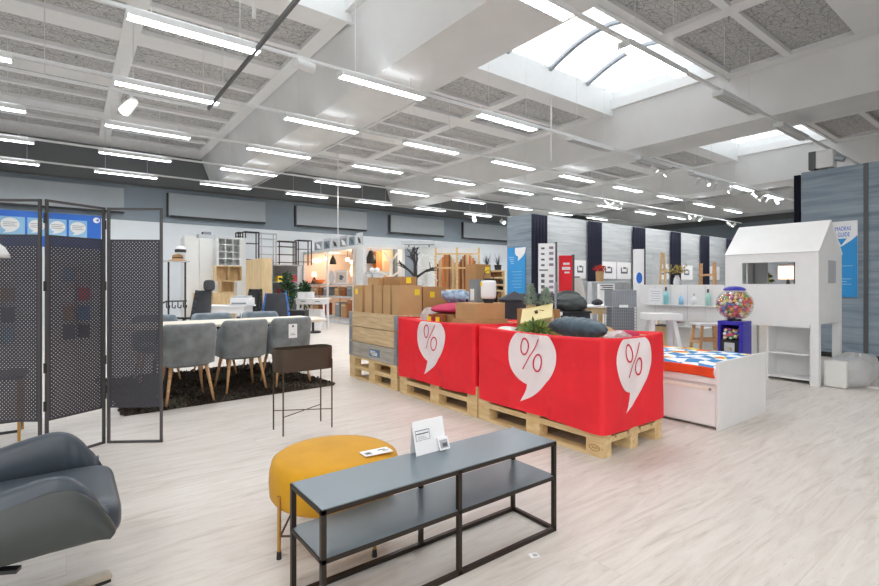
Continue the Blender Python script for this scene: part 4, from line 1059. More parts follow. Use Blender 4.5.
for y0, nmx in ((0, 'g'), (Ln - th, 'h')):
    q = MB(); gx0, gx1 = .36, .70
    for (a0, a1, z0, z1) in panel((th, W - th, zf, ze), [(gx0, gx1, 1.26, 1.55)], 0): q.box(a0, y0, z0, a1, y0 + th, z1)
    q.add([(0, y0, ze), (W, y0, ze), (W / 2, y0, zr), (0, y0 + th, ze), (W, y0 + th, ze), (W / 2, y0 + th, zr)], [(0, 1, 2), (5, 4, 3), (0, 3, 4, 1), (1, 4, 5, 2), (2, 5, 3, 0)])
    q.build('gable_panel', m_white, t)
for s in (0, 1):
    q = MB(); x0 = -.004 if s == 0 else W + .004
    zz = ze - .002; q.add([(x0, -.006, zz), (x0, Ln + .006, zz), (W / 2, Ln + .006, zr + .008), (W / 2, -.006, zr + .008)], [(0, 1, 2, 3)]); q.build('roof_panel', m_white, t, solid=.02)
B(th, th, zf, W - th, Ln - th, zf + .02).build('deck', m_white, t)
for x in (0, W - .02): B(x, .09, zf - .045, x + .02, Ln - .09, zf).build('rail', m_white, t)
for x in (0, W - .085):
    for y in (0, Ln - .085): B(x, y, 0, x + .085, y + .085, zf).build('leg', m_white, t, bevel=.003)
B(.36, .004, 1.26, .70, .012, 1.55).build('window_panel', m_greyp, t, label='light grey window panel')
# bookcase under the playhouse
ya, yb = HY0 + .10, onX(764, 350, HX0 + .02).y
t = thing('bookcase', 'low white two-shelf bookcase under the playhouse', 'bookcase', (HX0 + .10, ya, 0))
w = min(yb, HY1 - .1) - ya; h = .715; dp = .30
for y in (0, w - .022): B(0, y, 0, dp, y + .022, h).build('side_panel', m_white, t)
B(0, .022, h - .02, dp, w - .022, h).build('top', m_white, t); B(0, .022, .35, dp - .012, w - .022, .37).build('shelf', m_white, t); B(0, .022, .04, dp - .012, w - .022, .06).build('bottom', m_white, t)
B(dp - .012, .022, .0, dp - .002, w - .022, h - .02).build('back_panel', m_white, t)
# wrapped mattress roll behind the playhouse leg
p = at(842, 386)
t = thing('wrapped_mattress', 'white mattress block in clear plastic on floor behind the playhouse leg', 'wrapped mattress', (7.68, 1.755, 0), R(0))
q = MB(); q.box(-.34, -.06, 0, .30, .165, .32); q.build('mattress', m_white_e, t, bevel=.03, seg=3)
fn = cushion(-.28, .40, -.24, .15, 0.002, .35, .5)
def wrap(u, v):
    p_ = V(fn(u, v)); k = noise.noise_vector(p_ * 7) * .035; p_ += k; p_.z = max(.002, p_.z + (.04 if p_.x > 0 else 0)); return p_
m = MB(); m.grid(wrap, 40, 24, cu=True); m.build('plastic_wrap', m_plastic, t, smooth=False)
q = MB(); q.box(-.02, -.285, .0, .09, -.18, .012); q.build('label_sheet', m_paper, t)
# ================================================================ GUMBALL MACHINE
gp = atd(734.5, 346, 5.75)
t = thing('gumball_machine', 'gumball machine with round clear globe of coloured balls on violet-blue stand', 'gumball machine', (gp.x, gp.y, 0), R(2))
# local -X faces the viewer
gw = .135
q = MB(); q.box(-gw, -gw, .40, -gw + .03, gw, .80); q.box(-gw, -gw, .77, gw, gw, .82); q.box(-gw, -gw, .0, gw, gw, .42)
q.m = 0
b_ = MB(); b_.box(-gw, -gw, 0, gw, gw, .42); b_.box(-gw, -gw, .42, gw, -gw + .045, .775); b_.box(-gw, gw - .03, .42, gw, gw, .775); b_.box(gw - .02, -gw + .045, .42, gw, gw - .03, .775); b_.box(-gw, -gw, .775, gw, gw, .82)
b_.build('cabinet', m_purple, t, bevel=.006)
B(-gw + .012, -gw + .046, .43, gw - .03, gw - .031, .60).build('mechanism', m_black, t)
q = MB(); q.box(-gw - .004, -.045, .44, -gw + .012, .06, .57); q.build('coin_plate', m_lightgrey, t); MB().cyl((-gw - .003, .0, .50), (-gw - .03, .0, .50), .022, n=14).build('crank', m_chrome, t)
MB().box(-gw - .012, -.03, .43, -gw, .045, .46).build('chute', m_chrome, t)
gb = MB(); tetra = bmesh.new(); bmesh.ops.create_icosphere(tetra, subdivisions=1, radius=1); IV = [v.co.copy() for v in tetra.verts]; IF = [tuple(v.index for v in f.verts) for f in tetra.faces]; tetra.free()
cols = [(232, 96, 128), (244, 160, 188), (248, 222, 120), (240, 170, 90), (150, 200, 140), (110, 140, 210), (246, 246, 246), (176, 110, 176), (236, 120, 100), (246, 236, 200)]
gm = [M('gumball_colour', c, .3) for c in cols]
def balls(n, test, r):
    g = MB()
    pts = []
    tries = 0
    while len(pts) < n and tries < 60000:
        tries += 1; p_ = test()
        if all((p_ - q_).length > r * 1.75 for q_ in pts): pts.append(p_)
    for p_ in pts: g.add([p_ + v * r for v in IV], IF, rnd.randrange(len(cols)))
    return g
RG = .195; zg = 1.01
def tin():
    while True:
        d = V((rnd.uniform(-1, 1), rnd.uniform(-1, 1), rnd.uniform(-1, .72)))
        if .45 < d.length < .90: return V((d.x * RG, d.y * RG, zg + d.z * RG * .95))
balls(520, tin, .021).build('gumballs', gm, t, smooth=True, kind='stuff', label='many coloured gumballs')
def tin2(): return V((rnd.uniform(-gw + .02, gw - .05), rnd.uniform(-gw + .065, gw - .05), rnd.uniform(.622, .72)))
balls(60, tin2, .02).build('lower_gumballs', gm, t, smooth=True, kind='stuff', label='coloured gumballs in the lower window')
prof = [(RG * math.sin(a), zg - RG * .97 * math.cos(a)) for a in [.25 + (PI - .75) * k / 22 for k in range(23)]]
g = MB(); g.lathe(prof, 40); g.build('globe', m_glass, t, smooth=True)
MB().lathe([(.001, zg + .165), (.115, zg + .165), (.118, zg + .178), (.10, zg + .195), (.06, zg + .21), (.001, zg + .214)], 28).build('lid', m_purple, t, smooth=False)
MB().lathe([(.06, .82), (.075, .822), (.07, .84), (.055, zg - RG * .9)], 24).build('collar', m_black, t)
# ================================================================ CHILDREN'S CORNER BEHIND THE WHITE BED
XL_ = 6.88
ya, yb = onX(724, 290, XL_).y, onX(640, 290, XL_).y
t = thing('loft_bed', 'white half-high bed whose side panel carries small bottles, left of the playhouse', 'bed', (XL_, ya, 0))
w = yb - ya
B(0, 0, .745, .022, w, 1.24).build('side_panel', m_white, t)
q = MB()
for k in range(1, 5): q.box(-.002, w * k / 5 - .003, .75, .0, w * k / 5 + .003, 1.235)
q.build('panel_joint', m_lightgrey, t)
for y in (0, w - .06): B(.022, y, 0, .08, y + .06, 1.2).build('leg', m_white, t)
B(-.075, .05, .945, 0, w - .1, .957).build('ledge', m_white, t)
B(.022, .06, .72, .30, w - .06, .76).build('bed_base', m_white, t)
def bottle(u, v0, v1, mat, label, cap=m_whitem, r=.03):
    p = onX(u, v1, XL_ - .04); h = (v1 - v0) * p.xy.length / F * 1.05
    t = thing('bottle', label, 'bottle', (XL_ - .04, p.y, .958), 0, 'bottles on the white side panel')
    MB().lathe([(.001, 0), (r, .003), (r, h * .55), (r * .8, h * .66), (r * .35, h * .72), (r * .35, h * .8), (.001, h * .8)], 16).build('body', mat, t, smooth=True)
    MB().lathe([(r * .42, h * .79), (r * .42, h), (.001, h)], 12).build('cap', cap, t)
bottle(666, 289, 304, m_teal, 'tall teal bottle, largest on the ledge of the white side panel', m_track, .034)
bottle(681, 293, 303, m_paleblue, 'small blue and white bottle second on the ledge')
bottle(694, 294, 304, m_paper, 'white bottle with grey foot third on the ledge', m_lightgrey)
bottle(708, 291, 305, m_mint, 'mint green bottle on ledge next to the gumball globe', m_track, .032)
p0, p1 = onX(662, 300, XL_ - .003).y, onX(649, 300, XL_ - .003).y
t = thing('notice', 'white printed sheet pinned to the left end of the white side panel', 'notice', (XL_ - .003, p0, .97))
B(-.004, 0, 0, 0, p1 - p0, .215).build('sheet', m_paper, t); q = MB()
for k in range(5): q.box(-.0055, .02, .03 + .035 * k, -.004, (p1 - p0) * (.9 - .1 * (k % 2)), .037 + .035 * k)
q.build('print', m_greyp, t)
# white trestle stool
p = at(654, 386)
t = thing('trestle', 'white wooden trestle with splayed legs between red bin and white side panel', 'trestle', (p.x + .25, p.y + .05, 0), R(52.7))
B(-.16, -.20, .80, .16, .20, .88).build('top', m_white, t, bevel=.004)
for sy in (-1, 1):
    for sx in (-1, 1): MB().bar((sx * .06, sy * .13, .80), (sx * .2, sy * .24, 0), .05, .05).build('leg', m_white, t)
for sy in (-1, 1): pass
MB().bar((-.13, -.17, .42), (-.13, .17, .42), .03, .03).build('crossbar', m_white, t)
# brown wooden stool frame
p = atd(708, 340, 6.35)
t = thing('wooden_stool', 'brown wooden stool frame between the white side panel and gumball machine', 'stool', (p.x, p.y, 0), R(52.7))
for sx in (-1, 1):
    for sy in (-1, 1): MB().bar((sx * .10, sy * .13, .72), (sx * .15, sy * .20, 0), .03, .03).build('leg', m_oakleg, t)
q = MB()
for sx in (-1, 1): q.bar((sx * .12, -.16, .53), (sx * .12, .16, .53), .022, .03)
for sy in (-1, 1): q.bar((-.12, sy * .155, .50), (.12, sy * .155, .50), .022, .03)
q.build('stretcher', m_oakleg, t); B(-.13, -.17, .72, .13, .17, .742).build('seat', m_white, t)
# boxes stored under the half-high bed
def simple(name, label, cat, c, d, mat, rz=0, grp=None, extra=None, bevel=.006):
    t = thing(name, label, cat, c, rz, grp)
    B(-d[0] / 2, -d[1] / 2, 0, d[0] / 2, d[1] / 2, d[2] - .012).build('body', mat, t, bevel=bevel); B(-d[0] / 2 - .004, -d[1] / 2 - .004, d[2] - .012, d[0] / 2 + .004, d[1] / 2 + .004, d[2]).build('lid', extra or mat, t, bevel=.002)
    return t
yy = onX(690, 330, XL_ + .5).y
simple('storage_box', 'white storage box under half-high bed, right of the red one', 'storage box', (XL_ + .42, yy - .10, 0), (.35, .42, .62), m_white_e, 0, 'boxes under the half-high bed')
yy = onX(677, 330, XL_ + .5).y
simple('storage_box', 'red lidded storage box under the half-high bed', 'storage box', (XL_ + .46, yy + .0, 0), (.3, .13, .68), m_white_e, 0, 'boxes under the half-high bed', M('dark_red_lid', (120, 30, 34), .6))
yy = onX(660, 330, XL_ + .3).y
simple('storage_box', 'black storage box behind the white trestle', 'storage box', (XL_ + .46, yy + .02, 0), (.3, .24, .62), m_oak, 0, 'boxes under the half-high bed', m_black)
# white post display with blue oval
p = atd(638.5, 300, 7.75)
t = thing('post_display', 'narrow white display post with blue oval sticker behind the red bin corner', 'display stand', (p.x, p.y, 0), R(52.7))
B(-.03, -.075, 0, .03, .075, 1.80).build('board', m_paper, t); B(-.035, -.082, 0, .03, -.075, 1.81).build('edge', m_track, t); B(-.12, -.12, 0, .12, .12, .02).build('foot', m_whitem, t)
q = MB(); q.X = Matrix.Translation((-.031, 0, 1.345)) @ Matrix(((0, 0, 1, 0), (1, 0, 0, 0), (0, 1, 0, 0), (0, 0, 0, 1)))
q.prism([(.048 * math.cos(2 * PI * i / 28), .088 * math.sin(2 * PI * i / 28)) for i in range(28)], -.001, .001); q.build('oval_sticker', m_blue, t, label='blue oval sticker')
# wooden A-frame of a house bed, wooden ladder
def aframe(name, u0, u1, d, vt, label, cross_v, ang=-37.3, splay=.1):
    a, b = atd(u0, 285, d), atd(u1, 285, d); z = atd(u0, vt, d).z; zc = atd(u0, cross_v, d).z
    t = thing(name, label, 'wooden frame', ((a.x + b.x) / 2, (a.y + b.y) / 2, 0), R(ang)); return t, (a - b).length / 2, z, zc
t, hw, z, zc = aframe('house_bed_frame', 656, 667, 8.4, 252, 'pale wooden A-shaped bed frame right of the white display post', 271)
MB().bar((0, hw * 1.9, 0), (0, -hw * .05, z), .03, .03).build('pole', m_pined, t); MB().bar((.05, -hw * 1.9, 0), (.05, hw * .2, z - .02), .03, .03).build('pole', m_pined, t)
MB().bar((.025, hw * 3.0, zc), (.025, -hw * 2.2, zc), .03, .03).build('crossbar', m_pined, t)
B(-.004, hw * .4, 1.0, .0, hw * 3.6, z - .02).build('cloth_panel', m_lightgrey, t)
t, hw, z, zc = aframe('wooden_ladder', 694, 721, 7.9, 263, 'brown wooden ladder frame behind the white side panel, left of the playhouse', 275)
MB().bar((0, hw * 1.0, 0), (0, hw * .9, z), .04, .04).build('rail', m_oakleg, t); MB().bar((0, -hw * 1.12, 0), (0, -hw * .9, z), .045, .04).build('rail', m_oakleg, t)
for zz in (.35, .8, zc): MB().bar((0, -hw, zz), (0, hw * .95, zz), .035, .035).build('rung', m_oakleg, t)
# yellow leaved plant on cabinet
p = atd(683, 284, 8.9)
simple('cabinet', 'white cabinet behind the side panel carrying the yellow-leaved plant', 'cabinet', (p.x, p.y, 0), (.6, 1.1, p.z - .03), m_whitem, R(52.7))
t = thing('vase_plant', 'yellow-leaved branches in a white vase behind the white side panel', 'plant', (p.x - .12, p.y + .05, p.z - .03))
MB().lathe([(.001, 0), (.05, 0), (.065, .06), (.05, .14), (.03, .17), (.036, .19), (.001, .185)], 20).build('vase', m_paper, t, smooth=True)
q = MB(); tips = []
for k in range(12):
    a = rnd.uniform(0, 2 * PI); e = V((math.cos(a) * rnd.uniform(.08, .3) - .08, math.sin(a) * rnd.uniform(.08, .3) + .05, rnd.uniform(.28, .42))); tips.append(e); q.cyl((0, 0, .15), e, .004, .002, 5)
q.build('stem', m_bark, t)
g = MB()
for e in tips:
    for k in range(16):
        b = V((0, 0, .15)).lerp(e, rnd.uniform(.45, 1)); d = V((rnd.gauss(0, 1), rnd.gauss(0, 1), rnd.gauss(0, .7))).normalized() * .05; s = d.orthogonal().normalized() * .012
        g.add([b, b + d * .5 + s, b + d, b + d * .5 - s], [(0, 1, 2, 3)], rnd.randrange(2))
g.build('leaves', [M('yellow_leaf', (206, 178, 66), .6), M('olive_leaf', (140, 128, 62), .6)], t)
# ================================================================ GOODS BEHIND THE RED BINS
# wire mesh shelf display
p = atd(619, 300, 6.8)
t = thing('mesh_display', 'grey wire mesh display rack with solid top box behind the nearest red bin', 'display rack', (p.x, p.y, 0), R(52.7))
zt, zm = atd(619, 290, 6.8).z, atd(619, 306, 6.8).z
B(-.2, -.165, zm, .12, .165, zt).build('top_box', m_midgrey, t, bevel=.004)
q = MB()
for k in range(12): y = -.16 + k * .32 / 11; q.cyl((-.2, y, .02), (-.2, y, zm), .004, n=5); q.cyl((.12, y, .02), (.12, y, zm), .004, n=5)
for k in range(24):
    z = .02 + k * (zm - .02) / 23
    for a, b in (((-.2, -.165, z), (-.2, .165, z)), ((.12, -.165, z), (.12, .165, z)), ((-.2, -.165, z), (.12, -.165, z)), ((-.2, .165, z), (.12, .165, z))): q.cyl(a, b, .003, n=5)
q.build('mesh', m_galv, t); B(-.17, -.14, .0, .09, .14, zm - .02).build('goods', m_midgrey, t)
q = MB(); q.box(-.206, -.05, zm - .012, -.2, .07, zm + .025); q.build('price_label', m_paper, t)
q = MB()
for k in range(11): q.box(-.2015, -.16 + k * .031, zm + .04, -.2, -.158 + k * .031, zt - .02)
q.build('mesh_print', m_greyp, t)
# white table with wood legs
p = at(594, 361)
t = thing('white_table', 'white-topped table with pale wooden legs behind the dark bolster', 'table', (p.x + .1, p.y + .1, 0), R(52.7))
zt = .87
B(-.28, -.30, zt, .40, .34, zt + .03).build('table_top', m_paper, t, bevel=.004)
for sx in (-.22, .34):
    for sy in (-.24, .28): MB().bar((sx, sy, 0), (sx, sy, zt), .06, .06).build('leg', m_oak, t)
MB().box(-.24, -.26, zt - .1, .36, .30, zt).build('apron', m_oak, t)
tt = t.location
pillow('dark_slipper', 'dark grey rolled cloth lying on the white-topped table', 'cloth', (tt.x + .1, tt.y - .02, zt + .075), (.3, .14, .09), .3, (0, 0), m_charcoal, None, .7, .02)
# dark chest with beanbag
p = atd(570, 311, 6.9)
t = thing('dark_chest', 'dark charcoal upholstered chest behind the nearest red bin, carrying a beanbag', 'chest', (p.x + .12, p.y + .14, 0), R(52.7))
zt = p.z
B(-.22, -.27, .05, .3, .27, zt - .03).build('body', m_charcoal, t, bevel=.02); B(-.235, -.285, zt - .03, .315, .285, zt).build('lid', m_charcoal, t, bevel=.012)
q = MB()
for sx in (-.17, .25):
    for sy in (-.22, .22): q.box(sx - .02, sy - .02, 0, sx + .02, sy + .02, .05)
q.build('foot', m_black, t); MB().box(-.238, .13, zt - .06, -.232, .19, zt - .01).build('tag', m_paper, t)
def bb(u, v):
    a = 2 * PI * u; p_ = v * PI - PI / 2; d = V((math.cos(a) * math.cos(p_), math.sin(a) * math.cos(p_), math.sin(p_)))
    k = 1 + .16 * noise.noise(d * 2 + V((3, 1, 0))) + .09 * noise.noise(d * 6); z = d.z * .14
    if z < -.10: z = -.10
    return (d.x * .24 * k, d.y * .33 * k, (z + .10) * (1 + .2 * (d.y > 0)))
m = MB(); m.grid(bb, 48, 28, cu=True); o = m.build('beanbag', m_beanbag, loc=(p.x + .14, p.y + .14, zt + .001), rz=R(-30), smooth=True); tag(o, 'crumpled dark green-grey beanbag lying on the charcoal chest', 'beanbag')
# charcoal hamper left of the fir trees
p = atd(517, 300, 5.95)
t = thing('storage_hamper', 'charcoal fabric hamper with peaked lid behind the frosted fir trees', 'hamper', (p.x + .1, p.y + .14, 0), R(52.7))
zt = p.z
B(-.18, -.17, 0, .2, .17, zt).build('body', m_charcoal, t, bevel=.015)
q = MB(); q.add([(-.2, -.19, zt), (.22, -.19, zt), (.22, .19, zt), (-.2, .19, zt), (0, .0, zt + .11)], [(0, 1, 4), (1, 2, 4), (2, 3, 4), (3, 0, 4), (3, 2, 1, 0)]); q.build('lid', m_charcoal, t, bevel=.01)
pp = atd(502, 292, 5.9)
t2 = thing('black_basket', 'round black basket beside the charcoal hamper', 'basket', (pp.x + .02, pp.y + .25, 0)); zz = pp.z
MB().lathe([(.001, 0), (.09, 0), (.11, zz - .02), (.115, zz), (.10, zz), (.09, .02), (.001, .02)], 24).build('body', m_black, t2); q = MB(); q.lathe([(.113, zz - .03), (.12, zz - .03), (.12, zz), (.113, zz)], 24); q.build('rim', m_charcoal, t2)
pp = atd(535, 300, 7.6)
t2 = thing('dark_sofa', 'dark navy armchair back showing between the fir trees', 'armchair', (pp.x + .2, pp.y + .2, 0), R(52.7))
B(-.2, -.34, .12, .3, .34, .45).build('seat', m_charcoal, t2, bevel=.03); B(-.2, -.34, .45, -.04, .34, 1.10).build('backrest', m_charcoal, t2, bevel=.05, seg=3)
q = MB()
for sx in (-.16, .26):
    for sy in (-.29, .29): q.box(sx - .02, sy - .02, 0, sx + .02, sy + .02, .12)
q.build('leg', m_black, t2)
# grey pole
p = atd(555.5, 282, 6.25)
t = thing('sign_pole', 'thin grey metal pole standing up behind the nearest red bin', 'pole', (p.x, p.y, 0)); MB().cyl((0, 0, 0), (0, 0, p.z), .013, n=10).build('pole', m_galv, t); MB().lathe([(.001, 0), (.12, 0), (.12, .012), (.001, .015)], 24).build('base', m_galv, t)
q = MB(); q.X = Matrix.Rotation(R(52.7), 4, 'Z'); zz = atd(555, 316, 6.25).z; q.box(-.018, -.06, zz - .025, -.014, -.013, zz + .03); q.build('tag', m_paper, t)
# column of cartons behind the bins
p = atd(476, 290, 7.4)
for k, (z0, z1, l) in enumerate(((0, .55, 'bottom'), (.551, 1.10, 'middle'), (1.101, 1.545, 'top'))):
    carton(p.x - .1, p.y - .11, z0, p.x + .2, p.y + .13, z1, 'brown cardboard box, ' + l + ' of the three stacked behind the white lamp', m_cardd, 0, True, ('y', .08, .36, .045) if k == 2 else None, 'cartons stacked behind the white lamp')
# ================================================================ BED DEPARTMENT, along the curtain wall
def headboard(u0, u1, vt, d, label, mat, dep=.35):
    y0 = atd((u0 + u1) / 2, vt, d).y; a, b = onY(u0, vt, y0), onY(u1, vt, y0); c = (a + b) / 2; w = (a - b).length
    t = thing('box_bed', label, 'bed', (c.x, y0 + .06, 0), R(90), 'upholstered beds at the curtain wall')
    B(-.06, -w / 2, 0, .06, w / 2, a.z).build('headboard', mat, t, bevel=.02); B(.06, -w / 2 + .02, .10, dep + .9, w / 2 - .02, .40).build('bed_base', mat, t, bevel=.02); B(.07, -w / 2 + .02, .40, dep + .9, w / 2 - .02, .62).build('mattress', m_white_e, t, bevel=.03)
    q = MB()
    for y in (-w / 2 + .06, w / 2 - .06): q.box(.8, y - .03, 0, .86, y + .03, .10)
    q.build('leg', m_black, t)
    q = MB(); n = max(1, int(w / .35))
    for k in range(1, n + 1): q.box(-.063, -w / 2 + k * w / (n + 1) - .004, .45, -.06, -w / 2 + k * w / (n + 1) + .004, a.z - .05)
    q.build('seam', m_greyp, t); return c
headboard(567.5, 588.5, 281, 12.5, 'pale grey upholstered bed head left of the second navy curtain', m_lightgrey)
headboard(592, 630.5, 281.5, 10.6, 'wide pale grey upholstered bed head right of the second navy curtain', m_lightgrey, 0.)
# white peaked cushion form on the first bed
p = atd(580, 281, 12.15)
t = thing('white_display_stack', 'white draped display table in front of the red sign', 'display table', (p.x - .2, p.y - .05, 0), R(52.7))
q = MB(); q.add([(-.15, -.2, .9), (.15, -.2, .9), (.15, .2, .9), (-.15, .2, .9), (-.1, -.1, p.z + .08), (.1, -.1, p.z + .08), (.1, .12, p.z + .08), (-.1, .12, p.z + .08)], [(0, 1, 5, 4), (1, 2, 6, 5), (2, 3, 7, 6), (3, 0, 4, 7), (4, 5, 6, 7), (3, 2, 1, 0)]); q.build('drape', m_white_e, t, bevel=.03)
B(-.14, -.18, 0, .14, .18, .9).build('body', m_whitem, t); q = MB(); q.box(-.05, -.06, p.z + .08, .05, .05, p.z + .11); q.build('tag', m_print, t)
# product board
p0, p1 = atd(538.5, 292, 11.2), atd(555, 292, 11.2); c0 = (p0 + p1) / 2; w = (p0 - p1).length; zt = atd(546, 243.5, 11.2).z
t = thing('product_board', 'tall white product board with columns of small grey pillow pictures', 'display board', (c0.x, c0.y, 0), R(52.7))
B(-.03, -w / 2, 0, .03, w / 2, zt).build('board', m_paper, t); B(-.05, -w / 2 - .04, 0, .04, -w / 2, zt + .03).build('edge_profile', m_track, t); B(-.2, -w / 2, 0, .2, w / 2, .015).build('foot', m_whitem, t)
m_mauve = M('mauve_print', (150, 128, 150), .7)
q = MB()
for k in range(9):
    z = zt - .10 - k * .128
    if k == 4: q.box(-.033, -.02, z - .012, -.03, w / 2 - .01, z + .018); continue
    B(-.033, w * .15, z - .035, -.03, w * .36, z + .008 if k < 4 else z + .045).build('picture', m_print, t); B(-.033, -w * .38, z - .03, -.03, -w * .12, z + .03).build('swatch', m_mauve, t)
q.build('heading_bar', m_print, t)
# red sign
p0, p1 = atd(559, 285, 11.55), atd(572, 285, 11.55); c0 = (p0 + p1) / 2; w = (p0 - p1).length; zt = atd(565, 255.5, 11.55).z
t = thing('red_sign', 'red upright sign board with white lines in the bed department', 'sign', (c0.x, c0.y, 0), R(52.7))
B(-.02, -w / 2, .03, .02, w / 2, zt).build('board', m_red, t); B(-.035, -w / 2 - .05, 0, .03, -w / 2, zt + .02).build('edge_profile', m_track, t); B(-.2, -w / 2, 0, .2, w / 2, .03).build('foot', m_track, t)
q = MB(); q.box(-.023, -w * .3, zt - .22, -.02, w * .2, zt - .17); q.box(-.023, -w * .35, zt - .34, -.02, w * .28, zt - .27); q.box(-.023, -w * .3, zt - .42, -.02, w * .1, zt - .38); q.build('print', m_paper, t)
# red flower pot on a stand, white lettered block sign
p = atd(598.5, 282, 12.0)
t = thing('flower_pot', 'beige pot with red flowers beside second navy curtain, on the wide bed head display', 'plant', (p.x + .05, p.y, 0), 0)
B(-.12, -.12, 0, .12, .12, p.z).build('pedestal', m_whitem, t)
MB().lathe([(.001, p.z), (.085, p.z), (.10, p.z + .26), (.09, p.z + .26), (.001, p.z + .24)], 20).build('pot', m_card, t)
leafy(t, 120, (0, 0, p.z + .32), .13, .13, .06, .06, .016, [m_red, m_copper], 'flowers')
p = atd(606, 289, 10.0)
t = thing('block_sign', 'small white block sign with grey print on the wide pale grey bed', 'sign', (p.x, p.y, 0), R(52.7))
B(-.06, -.16, 0, .06, .16, p.z + .11).build('block', m_paper, t); q = MB()
for k in range(3): q.box(-.063, -.12, p.z - .02 + k * .04, -.06, .13 - .04 * (k % 2), p.z - .0 + k * .04)
q.build('print', m_print, t)
# lit lamp and shelf seen through the playhouse window
p = atd(788, 272, 15.)
t = thing('table_lamp', 'glowing lamp with square cream shade seen through the playhouse window', 'table lamp', (p.x, p.y, .95))
z0 = p.z - .95
MB().lathe([(.001, 0), (.1, 0), (.1, .02), (.03, .05), (.06, z0 * .4), (.02, z0 - .2), (.001, z0 - .2)], 18).build('base', m_black, t); B(-.2, -.2, z0 - .22, .2, .2, z0 + .18).build('shade', m_warmshade, t)
simple('sideboard', 'dark wooden sideboard seen through the playhouse window under the glowing lamp', 'sideboard', (p.x + .15, p.y + .12, 0), (.7, 1.6, .95), m_cardd, R(52.7), None, m_black)
t = thing('potted_plant', 'yellow-green plant seen through playhouse window beside the glowing lamp', 'plant', (p.x - .3, p.y + .74, .951))
MB().lathe([(.001, 0), (.1, 0), (.13, .22), (.11, .22), (.001, .2)], 18).build('pot', m_magenta, t); leafy(t, 200, (0, -.1, .45), .2, .28, .16, .12, .03, [m_green, M('yellow_green', (180, 160, 60), .6)])
# ================================================================ BACK LEFT: OFFICE, SHELVES, LAMP BOOTHS
def placeY(u, v, y): return onY(u, v, y)
# white display partition and white board
xa, xb = onY(183, 250, 15.5).x, onY(246, 250, 15.5).x
tag(B(xa, 15.5, 0, xb, 15.6, 2.65).build('display_wall', m_whitem), 'white free-standing display wall behind the oak units', 'display wall')
xa, xb = onY(184.5, 250, 14.8).x, onY(213.5, 250, 14.8).x; zt = onY(200, 238, 14.8).z
t = thing('white_wardrobe', 'tall plain white wardrobe right of the folding screen', 'wardrobe', (xa, 14.8, 0))
B(0, 0, 0, xb - xa, .58, zt).build('body', m_whitem, t)
for k in (0, 1): B(.004 + k * (xb - xa) / 2, -.018, .06, (xb - xa) * (k + 1) / 2 - .004, 0, zt - .02).build('door', m_whitem, t)
q = onY(206, 232, 15.1)
t = thing('wire_basket', 'grey wire basket standing on top of the white wardrobe', 'basket', (q.x, 15.1, zt + .001)); B(-.22, -.15, 0, .22, .15, .12).build('basket', m_lightgrey, t); B(-.1, -.1, .12, .12, .1, .2).build('goods', m_midgrey, t)
# stack of oak units
def shelfbox(name, label, cat, u0, u1, v0, v1, y, mat, dep, cols, rws, z0=None, back=True, grp=None):
    a, b = onY(u0, max(v0, v1), y), onY(u1, min(v0, v1), y); zb, zt = (a.z if z0 is None else z0), b.z; w = b.x - a.x; h = zt - zb
    t = thing(name, label, cat, (a.x, y, zb), 0, grp); th = .022
    for x in (0, w - th): B(x, 0, 0, x + th, dep, h).build('side_panel', mat, t)
    B(th, 0, h - th, w - th, dep, h).build('top', mat, t); B(th, 0, 0, w - th, dep, th).build('bottom', mat, t)
    if back: B(th, dep - .012, th, w - th, dep - .004, h - th).build('back_panel', mat, t)
    for k in range(1, cols): B(w * k / cols - .01, .005, th, w * k / cols + .01, dep - .013, h - th).build('divider', mat, t)
    for k in range(1, rws): B(th, .003, h * k / rws - .01, w - th, dep - .0135, h * k / rws + .01).build('shelf', mat, t)
    return t, w, h
yO = 14.3
t, w, h = shelfbox('oak_sideboard', 'long pale oak low cabinet with three doors behind the dining table', 'cabinet', 196, 243, 305, 292.5, yO, m_oak, .42, 3, 1, 0.0)
for k in range(3): B(w * k / 3 + .015, -.018, .05, w * (k + 1) / 3 - .015, 0, h - .03).build('door', m_oak, t)
zO = h
t, w, h = shelfbox('open_cabinet', 'small open pale oak cabinet on the long low cabinet', 'cabinet', 221, 235, 292, 281, yO + .05, m_oak, .34, 1, 1, zO + .001)
z2 = zO + h
t, w, h = shelfbox('wall_shelf', 'pale oak two-bay shelf box stacked on the small open cabinet', 'shelf', 216, 242, 280, 266, yO + .05, m_oak, .32, 2, 1, z2 + .002)
z3 = z2 + h
t, w, h = shelfbox('cube_shelf', 'white cube shelf with many compartments above the oak boxes', 'shelf', 218, 240.5, 265, 238.5, yO + .05, m_whitem, .30, 3, 4, z3 + .003)
q = onY(226, 262, yO); simple('white_box', 'little dark trinket in the white cube shelf bottom row', 'box', (q.x, yO + .18, z3 + .026), (.08, .08, .10), m_midgrey)
q = onY(216, 237, 15.0); 
q = onY(239.5, 290, yO - .2); simple('drawer_tower', 'narrow white drawer tower right of the small oak cabinet', 'drawer tower', (q.x, yO - .28, 0), (.24, .3, onY(239, 282, yO - .2).z), m_whitem)
# tall oak wardrobe
c0 = onY(262.5, 258, 12.2); y2 = onX(246.5, 258, c0.x).y; x2 = onY(272, 258, 12.2).x; zt = c0.z
t = thing('oak_wardrobe', 'tall pale oak wardrobe standing left of the black metal racks', 'wardrobe', (c0.x, 12.2, 0))
B(0, 0, 0, x2 - c0.x, y2 - 12.2, zt).build('body', m_oak, t, bevel=.003); w = y2 - 12.2
for k in (0, 1): B(-.016, k * w / 2 + .004, .06, 0, (k + 1) * w / 2 - .004, zt - .03).build('door', m_oak, t)
